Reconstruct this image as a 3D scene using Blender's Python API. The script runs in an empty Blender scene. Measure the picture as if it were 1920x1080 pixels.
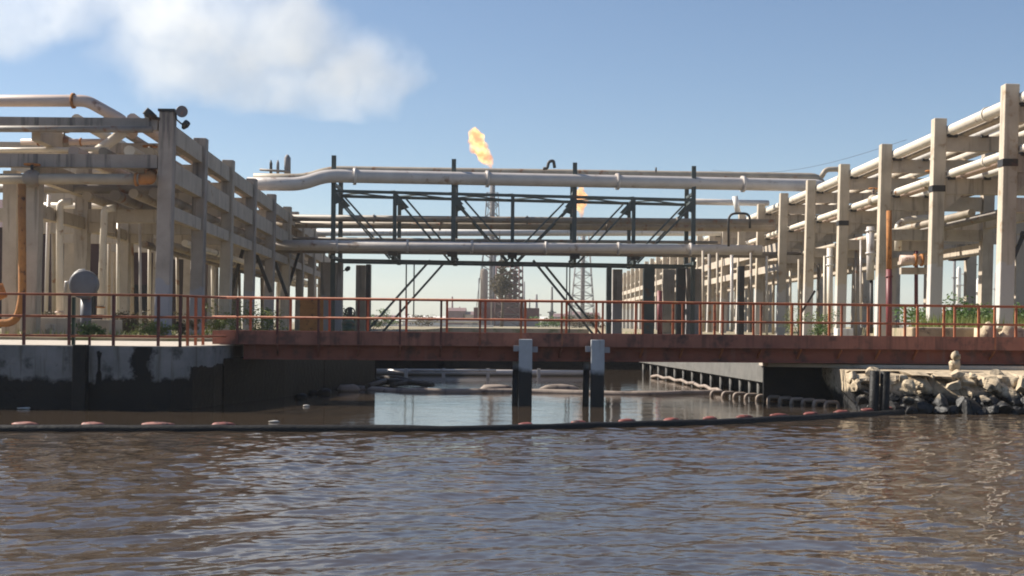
import bpy, bmesh, math, random
import numpy as np
from mathutils import Vector, Matrix, noise as mnoise

random.seed(7)
rng = np.random.default_rng(11)
SC = bpy.context.scene
COL = SC.collection
R = math.radians

# ------------------------------------------------------------------ camera geometry
F = 2638.0          # focal length in pixels of the 1920 wide photograph
CAMZ = 2.0          # eye height over the water
ROLL = 0.0098
CR, SR = math.cos(ROLL), math.sin(ROLL)


def P(px, py, Y):
    """the point at depth Y seen at photograph pixel (px, py)"""
    u = (px - 960.0) / F
    v = (67.0 - (py - 540.0)) / F
    return Vector(((u * CR - v * SR) * Y, Y, CAMZ + (v * CR + u * SR) * Y))


def PZ(px, py, z):
    """the point at height z seen at photograph pixel (px, py)"""
    d = P(px, py, 1.0)
    k = (z - CAMZ) / (d.z - CAMZ)
    return Vector((d.x * k, k, z))


# ------------------------------------------------------------------ materials
def new_mat(name):
    m = bpy.data.materials.new(name)
    m.use_nodes = True
    nt = m.node_tree
    for n in list(nt.nodes):
        nt.nodes.remove(n)
    out = nt.nodes.new('ShaderNodeOutputMaterial')
    return m, nt, out


def N(nt, kind, **kw):
    n = nt.nodes.new(kind)
    for k, v in kw.items():
        setattr(n, k, v)
    return n


def noise_fac(nt, vec, scale, lo, hi, detail=5, rough=0.6, stretch=None):
    if stretch:
        mp = N(nt, 'ShaderNodeMapping')
        mp.inputs['Scale'].default_value = stretch
        nt.links.new(vec, mp.inputs['Vector'])
        vec = mp.outputs['Vector']
    t = N(nt, 'ShaderNodeTexNoise')
    t.inputs['Scale'].default_value = scale
    t.inputs['Detail'].default_value = detail
    t.inputs['Roughness'].default_value = rough
    nt.links.new(vec, t.inputs['Vector'])
    r = N(nt, 'ShaderNodeMapRange')
    r.inputs['From Min'].default_value = lo
    r.inputs['From Max'].default_value = hi
    nt.links.new(t.outputs['Fac'], r.inputs['Value'])
    return r.outputs['Result'], t.outputs['Fac']


def mixc(nt, fac, a, b):
    m = N(nt, 'ShaderNodeMix', data_type='RGBA')
    if hasattr(fac, 'links') or hasattr(fac, 'is_linked'):
        nt.links.new(fac, m.inputs[0])
    else:
        m.inputs[0].default_value = fac
    for s, x in ((6, a), (7, b)):
        if hasattr(x, 'is_linked'):
            nt.links.new(x, m.inputs[s])
        else:
            m.inputs[s].default_value = (*x, 1)
    return m.outputs[2]


def surf(name, c1, c2=None, scale=1.5, rough=0.7, metal=0.0, c3=None, c3scale=4.0, c3lo=0.58, c3hi=0.66,
         streak=None, streakc=None, slo=0.55, shi=0.7, bump=0.0, bscale=20.0, oil_z=None, oil_soft=0.12, oil_noise=0.9,
         patches=(), spec=0.5, base_paint=None):
    m, nt, out = new_mat(name)
    b = N(nt, 'ShaderNodeBsdfPrincipled')
    nt.links.new(b.outputs[0], out.inputs[0])
    geo = N(nt, 'ShaderNodeNewGeometry')
    vec = geo.outputs['Position']
    c2 = c2 or tuple(x * 0.7 for x in c1)
    f, _ = noise_fac(nt, vec, scale, 0.3, 0.7)
    col = mixc(nt, f, c1, c2)
    if streakc:
        f, _ = noise_fac(nt, vec, 1.0, slo, shi, stretch=streak or (5, 5, 0.35))
        col = mixc(nt, f, col, streakc)
    if c3:
        f, _ = noise_fac(nt, vec, c3scale, c3lo, c3hi, detail=7)
        col = mixc(nt, f, col, c3)
    if base_paint:
        sep0 = N(nt, 'ShaderNodeSeparateXYZ')
        nt.links.new(vec, sep0.inputs[0])
        _, nf0 = noise_fac(nt, vec, 1.1, 0, 1, detail=5)
        a0 = N(nt, 'ShaderNodeMath', operation='MULTIPLY_ADD')
        nt.links.new(nf0, a0.inputs[0]); a0.inputs[1].default_value = 1.6
        nt.links.new(sep0.outputs[2], a0.inputs[2])
        r0 = N(nt, 'ShaderNodeMapRange')
        r0.inputs['From Min'].default_value = base_paint[0] + .8
        r0.inputs['From Max'].default_value = base_paint[0] + .9
        r0.inputs['To Min'].default_value = .8
        r0.inputs['To Max'].default_value = 0
        nt.links.new(a0.outputs[0], r0.inputs['Value'])
        col = mixc(nt, r0.outputs[0], col, base_paint[1])
    rg = None
    if oil_z is not None:
        sep = N(nt, 'ShaderNodeSeparateXYZ')
        nt.links.new(vec, sep.inputs[0])
        _, nf = noise_fac(nt, vec, 1.3, 0, 1, detail=6, rough=0.65)
        a = N(nt, 'ShaderNodeMath', operation='MULTIPLY_ADD')
        nt.links.new(nf, a.inputs[0])
        a.inputs[1].default_value = -oil_noise
        nt.links.new(sep.outputs[2], a.inputs[2])
        r = N(nt, 'ShaderNodeMapRange')
        r.inputs['From Min'].default_value = oil_z - 0.5 * oil_noise
        r.inputs['From Max'].default_value = oil_z - 0.5 * oil_noise + oil_soft
        r.inputs['To Min'].default_value = 1
        r.inputs['To Max'].default_value = 0
        nt.links.new(a.outputs[0], r.inputs['Value'])
        fac = r.outputs[0]
        for (x, hw, ztop) in patches:          # tar runs with a place of their own
            sx = N(nt, 'ShaderNodeMath', operation='SUBTRACT')
            nt.links.new(sep.outputs[0], sx.inputs[0]); sx.inputs[1].default_value = x
            ax = N(nt, 'ShaderNodeMath', operation='ABSOLUTE')
            nt.links.new(sx.outputs[0], ax.inputs[0])
            na = N(nt, 'ShaderNodeMath', operation='MULTIPLY_ADD')
            nt.links.new(nf, na.inputs[0]); na.inputs[1].default_value = hw * 5
            nt.links.new(ax.outputs[0], na.inputs[2])
            rr = N(nt, 'ShaderNodeMapRange')
            rr.inputs['From Min'].default_value = hw * 3.4
            rr.inputs['From Max'].default_value = hw * 3.8
            rr.inputs['To Min'].default_value = 1
            rr.inputs['To Max'].default_value = 0
            nt.links.new(na.outputs[0], rr.inputs['Value'])
            zz = N(nt, 'ShaderNodeMath', operation='LESS_THAN')
            nt.links.new(a.outputs[0], zz.inputs[0]); zz.inputs[1].default_value = ztop - .5 * oil_noise
            mm = N(nt, 'ShaderNodeMath', operation='MULTIPLY')
            nt.links.new(rr.outputs[0], mm.inputs[0]); nt.links.new(zz.outputs[0], mm.inputs[1])
            mx = N(nt, 'ShaderNodeMath', operation='MAXIMUM')
            nt.links.new(fac, mx.inputs[0]); nt.links.new(mm.outputs[0], mx.inputs[1])
            fac = mx.outputs[0]
        col = mixc(nt, fac, col, (0.005, 0.005, 0.006))
        rg = N(nt, 'ShaderNodeMapRange')
        rg.inputs['To Min'].default_value = rough
        rg.inputs['To Max'].default_value = 0.55
        nt.links.new(fac, rg.inputs['Value'])
        nt.links.new(rg.outputs[0], b.inputs['Roughness'])
    nt.links.new(col, b.inputs['Base Color'])
    if rg is None:
        b.inputs['Roughness'].default_value = rough
    b.inputs['Metallic'].default_value = metal
    b.inputs['Specular IOR Level'].default_value = spec
    if bump:
        _, nf = noise_fac(nt, vec, bscale, 0, 1, detail=6)
        bp = N(nt, 'ShaderNodeBump')
        bp.inputs['Strength'].default_value = bump
        bp.inputs['Distance'].default_value = 0.03
        nt.links.new(nf, bp.inputs['Height'])
        nt.links.new(bp.outputs[0], b.inputs['Normal'])
    return m


M = {}
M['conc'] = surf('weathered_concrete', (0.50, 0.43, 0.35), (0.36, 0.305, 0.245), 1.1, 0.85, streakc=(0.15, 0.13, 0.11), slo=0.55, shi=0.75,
                 c3=(0.26, 0.17, 0.10), c3scale=2.2, c3lo=0.64, c3hi=0.74, bump=0.5, bscale=9)
M['conc_pale'] = surf('pale_concrete', (0.54, 0.465, 0.365), (0.40, 0.34, 0.265), 1.0, 0.85, streakc=(0.22, 0.19, 0.15), slo=0.56, shi=0.78,
                      c3=(0.30, 0.21, 0.13), c3scale=2.0, c3lo=0.60, c3hi=0.72, bump=0.5, bscale=9, base_paint=(4.0, (.50, .475, .45)))
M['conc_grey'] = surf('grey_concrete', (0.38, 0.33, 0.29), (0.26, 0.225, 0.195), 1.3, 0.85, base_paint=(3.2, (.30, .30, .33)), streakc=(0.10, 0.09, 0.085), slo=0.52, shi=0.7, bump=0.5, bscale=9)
M['quay'] = surf('stained_quay_concrete', (0.27, 0.255, 0.245), (0.17, 0.165, 0.16), 1.6, 0.85, streakc=(0.10, 0.09, 0.065), slo=0.55, shi=0.72,
                 c3=(0.09, 0.09, 0.085), c3scale=2.6, c3lo=0.56, c3hi=0.68, bump=0.8, bscale=7, oil_z=0.62, oil_soft=0.10, oil_noise=0.7,
                 patches=((-8.26, 0.20, 1.5), (-6.95, 0.34, 0.95), (-9.2, .05, 1.3)), spec=0.25)
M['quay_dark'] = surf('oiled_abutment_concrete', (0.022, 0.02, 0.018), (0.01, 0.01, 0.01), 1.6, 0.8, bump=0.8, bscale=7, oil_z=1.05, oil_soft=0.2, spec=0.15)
M['quay_cap'] = surf('canal_cap_concrete', (0.16, 0.155, 0.145), (0.10, 0.098, 0.092), 2.0, 0.85, streakc=(0.14, 0.13, 0.12), bump=0.6, oil_z=0.2, oil_soft=0.1)  # concrete darkened: the shade on the beam is put into this colour
M['paving'] = surf('sunlit_paving', (0.52, 0.46, 0.39), (0.40, 0.35, 0.29), 2.0, 0.9, c3=(0.26, 0.22, 0.18), c3scale=3, bump=0.4)
M['sandwall'] = surf('tan_rough_masonry', (0.40, 0.32, 0.22), (0.27, 0.21, 0.14), 2.2, 0.95, c3=(0.13, 0.10, 0.07), c3scale=3.2, c3lo=0.56, c3hi=0.68, bump=1.0, bscale=6)
M['soil'] = surf('sandy_ground', (0.36, 0.29, 0.20), (0.22, 0.18, 0.12), 0.6, 0.95, c3=(0.12, 0.13, 0.05), c3scale=0.8, c3lo=0.5, c3hi=0.62, bump=0.8, bscale=4)
M['cream'] = surf('cream_pipe_paint', (0.76, 0.69, 0.58), (0.62, 0.55, 0.45), 1.2, 0.42, c3=(0.27, 0.13, 0.06), c3scale=1.6, c3lo=0.63, c3hi=0.70, bump=0.15)
M['silver'] = surf('silver_pipe_cladding', (0.60, 0.55, 0.51), (0.49, 0.445, 0.41), 1.0, 0.28, c3=(0.25, 0.16, 0.11), c3scale=1.5, c3lo=0.60, c3hi=0.72, bump=0.3, bscale=4)
M['pink'] = surf('faded_pinkish_paint', (0.62, 0.49, 0.42), (0.50, 0.38, 0.32), 1.2, 0.5, c3=(0.20, 0.09, 0.06), c3scale=1.3, c3lo=0.60, c3hi=0.66, bump=0.15)
M['greypipe'] = surf('grey_brown_pipe', (0.30, 0.26, 0.22), (0.19, 0.165, 0.14), 1.3, 0.55, c3=(0.22, 0.10, 0.05), c3scale=2, bump=0.2)
M['tanpipe'] = surf('tan_pipe', (0.44, 0.37, 0.28), (0.30, 0.25, 0.19), 1.3, 0.55, c3=(0.25, 0.12, 0.06), c3scale=2, bump=0.2)
M['rust'] = surf('orange_rust', (0.46, 0.20, 0.06), (0.30, 0.12, 0.04), 3.0, 0.9, c3=(0.10, 0.045, 0.025), c3scale=6, bump=0.6, bscale=30)
M['redox'] = surf('red_oxide_paint', (0.30, 0.084, 0.047), (0.19, 0.054, 0.034), 1.6, 0.65, c3=(0.07, 0.032, 0.025), c3scale=2.5, c3lo=0.52, c3hi=0.7,
                  streakc=(0.24, 0.11, 0.08), slo=0.58, shi=0.75, bump=0.25)
M['redox_top'] = surf('faded_red_deck_paint', (0.36, 0.14, 0.09), (0.24, 0.09, 0.062), 1.8, 0.75, streakc=(0.13, 0.055, 0.04), slo=.5, shi=.7, c3=(0.09, 0.045, 0.036), c3scale=2.2, c3lo=.52, c3hi=.66, bump=0.25)
M['redrail'] = surf('rusty_red_rail', (0.39, 0.12, 0.05), (0.24, 0.072, 0.036), 3.0, 0.7, c3=(0.36, 0.15, 0.06), c3scale=5, bump=0.2)
M['orangerail'] = surf('orange_rail', (0.42, 0.15, 0.06), (0.30, 0.10, 0.04), 3.0, 0.7, c3=(0.16, 0.07, 0.04), c3scale=5, bump=0.2)
M['darkrail'] = surf('dark_maroon_rail', (0.14, 0.045, 0.035), (0.09, 0.03, 0.025), 3.0, 0.7, c3=(0.24, 0.09, 0.05), c3scale=5, bump=0.2)
M['steel'] = surf('dark_green_steel', (0.062, 0.082, 0.076), (0.042, 0.054, 0.053), 1.5, 0.55, c3=(0.10, 0.055, 0.03), c3scale=1.6, c3lo=0.60, c3hi=0.70, bump=0.2)
M['dsteel'] = surf('dark_blackened_steel', (0.035, 0.033, 0.034), (0.02, 0.02, 0.02), 2, 0.55, c3=(0.08, 0.04, 0.03), c3scale=2)
M['black'] = surf('tarred_black', (0.008, 0.008, 0.0085), (0.005, 0.005, 0.0055), 3, 0.6, spec=0.3, bump=0.6, bscale=10)
M['pile'] = surf('white_painted_pile', (0.46, 0.48, 0.50), (0.36, 0.37, 0.385), 3, 0.7, streakc=(0.25, 0.24, 0.22), slo=0.6, shi=0.75, bump=0.3, oil_z=0.80, oil_soft=0.15, oil_noise=0.5)
M['maroon'] = surf('dark_maroon_sheet', (0.055, 0.020, 0.020), (0.035, 0.014, 0.014), 0.5, 0.7, streakc=(0.08, 0.035, 0.03), streak=(2, 2, 0.1))
M['farmaroon'] = surf('far_dull_red_sheet', (0.12, 0.035, 0.038), (0.08, 0.026, 0.03), 0.5, 0.7)
M['roof'] = surf('rusty_roof_sheet', (0.10, 0.045, 0.04), (0.06, 0.03, 0.03), 0.5, 0.7)
M['white'] = surf('white_plant_paint', (0.74, 0.72, 0.68), (0.62, 0.60, 0.56), 0.3, 0.6, streakc=(0.5, 0.45, 0.4))
M['farsteel'] = surf('far_grey_steel', (0.24, 0.23, 0.235), (0.17, 0.16, 0.165), 0.4, 0.7)
M['farred'] = surf('far_mauve_steel', (0.20, 0.12, 0.12), (0.15, 0.09, 0.09), 0.4, 0.7)
M['fartan'] = surf('far_tan_plaster', (0.50, 0.40, 0.32), (0.40, 0.32, 0.25), 0.4, 0.8)
M['float'] = surf('salmon_float', (0.34, 0.14, 0.105), (0.19, 0.075, 0.06), 6, 0.6, c3=(0.03, 0.02, 0.02), c3scale=5, c3lo=0.58, c3hi=0.66)
M['darkfloat'] = surf('dark_red_float', (0.26, 0.07, 0.05), (0.14, 0.04, 0.035), 6, 0.6, c3=(0.02, 0.015, 0.015), c3scale=5, c3lo=0.52, c3hi=0.62)
M['boomtan'] = surf('dirty_boom_fabric', (0.33, 0.265, 0.22), (0.20, 0.16, 0.13), 1.5, 0.65, c3=(0.07, 0.05, 0.045), c3scale=1.8, c3lo=0.55, c3hi=0.66, bump=0.3)
M['rock'] = surf('limestone_rock', (0.54, 0.44, 0.31), (0.33, 0.26, 0.175), 2.6, 0.9, c3=(0.15, 0.12, 0.08), c3scale=4.5, c3lo=0.56, c3hi=0.66,
                 bump=1.0, bscale=7, oil_z=0.34, oil_soft=0.12, oil_noise=0.6)
M['bark'] = surf('brown_bark', (0.10, 0.075, 0.05), (0.06, 0.045, 0.03), 4, 0.9)
M['wood'] = surf('wet_dark_wood', (0.07, 0.055, 0.045), (0.03, 0.025, 0.02), 4, 0.6, bump=0.6)
M['glass'] = surf('lamp_glass', (0.45, 0.46, 0.48), (0.35, 0.36, 0.38), 4, 0.15)
M['greydrum'] = surf('blue_grey_drum_paint', (0.15, 0.155, 0.18), (0.11, 0.11, 0.13), 2.5, 0.45, c3=(0.26, 0.13, 0.10), c3scale=3, c3lo=0.60, c3hi=0.7)
M['dgreen'] = surf('dark_green_paint', (0.035, 0.075, 0.045), (0.03, 0.05, 0.035), 2.5, 0.5, c3=(0.11, 0.06, 0.03), c3scale=3)
M['darkred'] = surf('dark_red_paint', (0.20, 0.035, 0.04), (0.13, 0.028, 0.03), 2.5, 0.5, c3=(0.10, 0.05, 0.03), c3scale=3)
M['scrap'] = surf('pale_foam_scrap', (0.55, 0.53, 0.50), (0.35, 0.33, 0.31), 6, 0.8)


def leaf_mat(name, a, b):
    m, nt, out = new_mat(name)
    p = N(nt, 'ShaderNodeBsdfPrincipled')
    oi = N(nt, 'ShaderNodeNewGeometry')
    col = mixc(nt, oi.outputs['Random Per Island'], a, b)
    nt.links.new(col, p.inputs['Base Color'])
    p.inputs['Roughness'].default_value = 0.6
    tr = N(nt, 'ShaderNodeBsdfTranslucent')
    nt.links.new(col, tr.inputs['Color'])
    mx = N(nt, 'ShaderNodeMixShader')
    mx.inputs[0].default_value = 0.3
    nt.links.new(p.outputs[0], mx.inputs[1]); nt.links.new(tr.outputs[0], mx.inputs[2])
    nt.links.new(mx.outputs[0], out.inputs[0])
    return m


M['leaf'] = leaf_mat('green_leaves', (0.05, 0.11, 0.025), (0.12, 0.19, 0.05))
M['leafy'] = leaf_mat('yellowish_leaves', (0.12, 0.16, 0.03), (0.20, 0.22, 0.06))
M['leafd'] = leaf_mat('dark_dry_leaves', (0.075, 0.065, 0.04), (0.13, 0.105, 0.06))

# ------------------------------------------------------------------ object helpers
WL = {}


def wl(o):
    v = Vector((0, 0, 0))
    while o is not None:
        v += o.location
        o = o.parent
    return v


def tag(o, label=None, cat=None, group=None, kind=None):
    if label: o['label'] = label
    if cat: o['category'] = cat
    if group: o['group'] = group
    if kind: o['kind'] = kind
    return o


def thing(name, label, cat, loc, group=None):
    o = bpy.data.objects.new(name, None)
    o.empty_display_size = 0.3
    COL.objects.link(o)
    o.location = loc
    return tag(o, label, cat, group)


class MB:
    def __init__(self):
        self.v, self.f, self.smooth = [], [], []

    def _add(self, vs, fs, smooth=False):
        n = len(self.v)
        self.v.extend([tuple(x) for x in vs])
        self.f.extend([tuple(i + n for i in f) for f in fs])
        self.smooth.extend([smooth] * len(fs))
        return self

    def box(self, x0, x1, y0, y1, z0, z1):
        vs = [(x0, y0, z0), (x1, y0, z0), (x1, y1, z0), (x0, y1, z0), (x0, y0, z1), (x1, y0, z1), (x1, y1, z1), (x0, y1, z1)]
        return self._add(vs, [(0, 3, 2, 1), (4, 5, 6, 7), (0, 1, 5, 4), (1, 2, 6, 5), (2, 3, 7, 6), (3, 0, 4, 7)])

    def beam(self, p, q, w, h, up=(0, 0, 1)):
        p, q = Vector(p), Vector(q)
        d = (q - p).normalized()
        up = Vector(up)
        if abs(d.dot(up)) > 0.98:
            up = Vector((0, 1, 0))
        s = d.cross(up).normalized() * (w / 2)
        t = s.normalized().cross(d).normalized() * (h / 2)
        vs = [p - s - t, p + s - t, p + s + t, p - s + t, q - s - t, q + s - t, q + s + t, q - s + t]
        return self._add(vs, [(0, 3, 2, 1), (4, 5, 6, 7), (0, 1, 5, 4), (1, 2, 6, 5), (2, 3, 7, 6), (3, 0, 4, 7)])

    def tube(self, pts, r, n=12, cap=True):
        pts = [Vector(p) for p in pts]
        rs = r if isinstance(r, (list, tuple)) else [r] * len(pts)
        ds = []
        for i in range(len(pts)):
            a = pts[max(i - 1, 0)]
            b = pts[min(i + 1, len(pts) - 1)]
            if 0 < i < len(pts) - 1:
                d = (pts[i] - a).normalized() + (b - pts[i]).normalized()
            else:
                d = b - a
            ds.append(d.normalized())
        ref = Vector((0, 0, 1)) if abs(ds[0].z) < 0.9 else Vector((1, 0, 0))
        s = ds[0].cross(ref).normalized()
        vs = []
        for i, p in enumerate(pts):
            s = (s - ds[i] * s.dot(ds[i])).normalized()
            t = ds[i].cross(s)
            k = 1.0
            if 0 < i < len(pts) - 1:
                c = max(0.6, ds[i].dot((pts[i] - pts[i - 1]).normalized()))
                k = 1 / c if c > 0.9 else 1.0
            for j in range(n):
                a = 2 * math.pi * j / n
                vs.append(p + (s * math.cos(a) + t * math.sin(a)) * rs[i])
        fs = []
        for i in range(len(pts) - 1):
            for j in range(n):
                j2 = (j + 1) % n
                fs.append((i * n + j, i * n + j2, (i + 1) * n + j2, (i + 1) * n + j))
        self._add(vs, fs, True)
        if cap:
            m = len(self.v) - len(vs)
            self.f.append(tuple(m + j for j in reversed(range(n)))); self.smooth.append(False)
            e = m + (len(pts) - 1) * n
            self.f.append(tuple(e + j for j in range(n))); self.smooth.append(False)
        return self

    def ellipsoid(self, c, rx, ry, rz, nu=14, nv=9, rot=0.0, jitter=0.0, seed=0):
        vs, fs = [], []
        cr, sr = math.cos(rot), math.sin(rot)
        for i in range(nv + 1):
            th = math.pi * i / nv
            for j in range(nu):
                ph = 2 * math.pi * j / nu
                n_ = Vector((math.sin(th) * math.cos(ph), math.sin(th) * math.sin(ph), math.cos(th)))
                k = 1 + (jitter * mnoise.noise(n_ * 1.7 + Vector((seed, seed * .7, 0))) if jitter else 0)
                x, y, z = n_.x * rx * k, n_.y * ry * k, n_.z * rz * k
                vs.append((c[0] + x * cr - y * sr, c[1] + x * sr + y * cr, c[2] + z))
        for i in range(nv):
            for j in range(nu):
                j2 = (j + 1) % nu
                fs.append((i * nu + j, (i + 1) * nu + j, (i + 1) * nu + j2, i * nu + j2))
        return self._add(vs, fs, True)

    def prism(self, poly, z0, z1):
        n = len(poly)
        vs = [(x, y, z0) for x, y in poly] + [(x, y, z1) for x, y in poly]
        fs = [tuple(reversed(range(n))), tuple(range(n, 2 * n))]
        for i in range(n):
            j = (i + 1) % n
            fs.append((i, j, n + j, n + i))
        return self._add(vs, fs)

    def build(self, name, mat, parent=None, label=None, cat=None, group=None, kind=None, bevel=0.0):
        if parent is not None:
            o0 = wl(parent)
        else:
            a = np.array(self.v)
            o0 = Vector(((a[:, 0].min() + a[:, 0].max()) / 2, (a[:, 1].min() + a[:, 1].max()) / 2, a[:, 2].min()))
        me = bpy.data.meshes.new(name)
        me.from_pydata([(x - o0.x, y - o0.y, z - o0.z) for x, y, z in self.v], [], self.f)
        me.polygons.foreach_set('use_smooth', self.smooth)
        me.update()
        bm = bmesh.new(); bm.from_mesh(me)
        bmesh.ops.recalc_face_normals(bm, faces=bm.faces)
        bm.to_mesh(me); bm.free()
        me.materials.append(M[mat] if isinstance(mat, str) else mat)
        o = bpy.data.objects.new(name, me)
        COL.objects.link(o)
        if parent is not None:
            o.parent = parent
        else:
            o.location = o0
        if bevel:
            md = o.modifiers.new('bevel', 'BEVEL'); md.width = bevel; md.segments = 2
        return tag(o, label, cat, group, kind)


def arc(p0, corner, p1, r, n=6):
    """points rounding the corner between p0 and p1"""
    p0, c, p1 = Vector(p0), Vector(corner), Vector(p1)
    a, b = (p0 - c).normalized(), (p1 - c).normalized()
    s, e = c + a * r, c + b * r
    return [(s * (1 - t) ** 2 + c * 2 * t * (1 - t) + e * t * t) for t in [i / n for i in range(n + 1)]]


def bent_path(pts, r, n=6):
    pts = [Vector(p) for p in pts]
    out = [pts[0]]
    for i in range(1, len(pts) - 1):
        rr = min(r, (pts[i] - pts[i - 1]).length * .45, (pts[i + 1] - pts[i]).length * .45)
        out += arc(pts[i - 1], pts[i], pts[i + 1], rr, n)
    out.append(pts[-1])
    return out


def pipe(pts, r, mat, label, group=None, n=12, rings=(), ringmat='greypipe', bend=0.5, name='pipe', cat='pipe', rust=None):
    """a pipe run: the run is the thing itself; its flanges are children"""
    pts = [Vector(p) for p in pts]
    path = bent_path(pts, bend) if len(pts) > 2 else pts
    mb = MB().tube(path, r, n)
    o = mb.build(name, mat, None, label, cat, group)
    for t in rings:
        seg = pts[0].lerp(pts[1], t) if len(pts) == 2 else None
        if seg is None:
            k = max(range(len(pts) - 1), key=lambda i: (pts[i + 1] - pts[i]).length)
            a, b = pts[k], pts[k + 1]
        else:
            a, b = pts
        c = a.lerp(b, t); d = (b - a).normalized()
        MB().tube([c - d * r * .22, c + d * r * .22], r * 1.3, n).build('flange', ringmat, o)
    return o


# ------------------------------------------------------------------ camera, world, sun
cam = bpy.data.cameras.new('camera')
camo = bpy.data.objects.new('camera', cam)
COL.objects.link(camo)
SC.camera = camo
camo.location = (0, 0, CAMZ)
camo.rotation_euler = (math.pi / 2, -ROLL, 0)
cam.sensor_fit = 'HORIZONTAL'
cam.sensor_width = 36
cam.lens = 36 * F / 1920
cam.shift_y = 67 / 1920
cam.clip_start = 0.1
cam.clip_end = 6000

SUN = Vector((-0.74, 0.24, 0.63)).normalized()
EL = math.asin(SUN.z)
AZ = math.atan2(SUN.x, SUN.y)      # from +Y towards +X
w = bpy.data.worlds.new('World')
SC.world = w
w.use_nodes = True
nt = w.node_tree
bg = nt.nodes['Background']
sky = nt.nodes.new('ShaderNodeTexSky')
sky.sky_type = 'NISHITA'
sky.sun_disc = False
sky.sun_elevation = EL
sky.sun_rotation = AZ
sky.air_density = 1.0
sky.dust_density = 1.6
sky.ozone_density = 2.5
sky.altitude = 1500
nt.links.new(sky.outputs[0], bg.inputs[0])
bg.inputs[1].default_value = 0.067

sl = bpy.data.lights.new('sun', 'SUN')
sl.energy = 5.0
sl.angle = R(0.5)
sl.color = (1.0, 0.92, 0.80)
slo = bpy.data.objects.new('sun', sl)
COL.objects.link(slo)
slo.rotation_euler = (-SUN).to_track_quat('-Z', 'Y').to_euler()

SC.view_settings.view_transform = 'Standard'
SC.view_settings.look = 'None'
SC.view_settings.exposure = 0.86
SC.view_settings.gamma = 1
SC.render.engine = 'CYCLES'
cy = SC.cycles
cy.use_denoising = True
cy.max_bounces = 14
cy.diffuse_bounces = 3
cy.glossy_bounces = 4
cy.volume_bounces = 14
cy.transparent_max_bounces = 8
cy.caustics_reflective = False
cy.caustics_refractive = False
cy.volume_step_rate = 0.6
cy.volume_max_steps = 256
cy.filter_width = 1.9

# ------------------------------------------------------------------ ground and water
LZ = 1.5


def LX(Y):          # the right-hand column line of the left rack
    return -10.5 - 0.055 * (Y - 42.5)


def ground():
    mb = MB()
    # left land, right land and the land where the canal ends; z = LZ, sides down to the canal bed
    left = [(-900, 39), (-8.6, 39), (-7.4, 40.5), (-5.4, 41.2), (-4.6, 46.5), (-6.4, 47.5), (-6.9, 150), (-900, 150)]
    right = [(9.4, 38.3), (900, 38.3), (900, 150), (8.2, 150), (8.2, 61), (7.6, 39.5)]
    far = [(-900, 150.0), (900, 150.0), (900, 1600), (-900, 1600)]
    mb.prism(left, -1.2, LZ).prism(right, -1.2, LZ).prism(far, -1.2, LZ)
    return mb.build('ground', 'soil', kind='structure')


ground()

mb = MB().prism([(-400, 31.45), (-7.55, 31.45), (-6.95, 33.3), (-6.3, 37.0), (-8.2, 42), (-400, 42)], 1.405, 1.42)
mb.build('path', 'paving', kind='structure')


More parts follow.
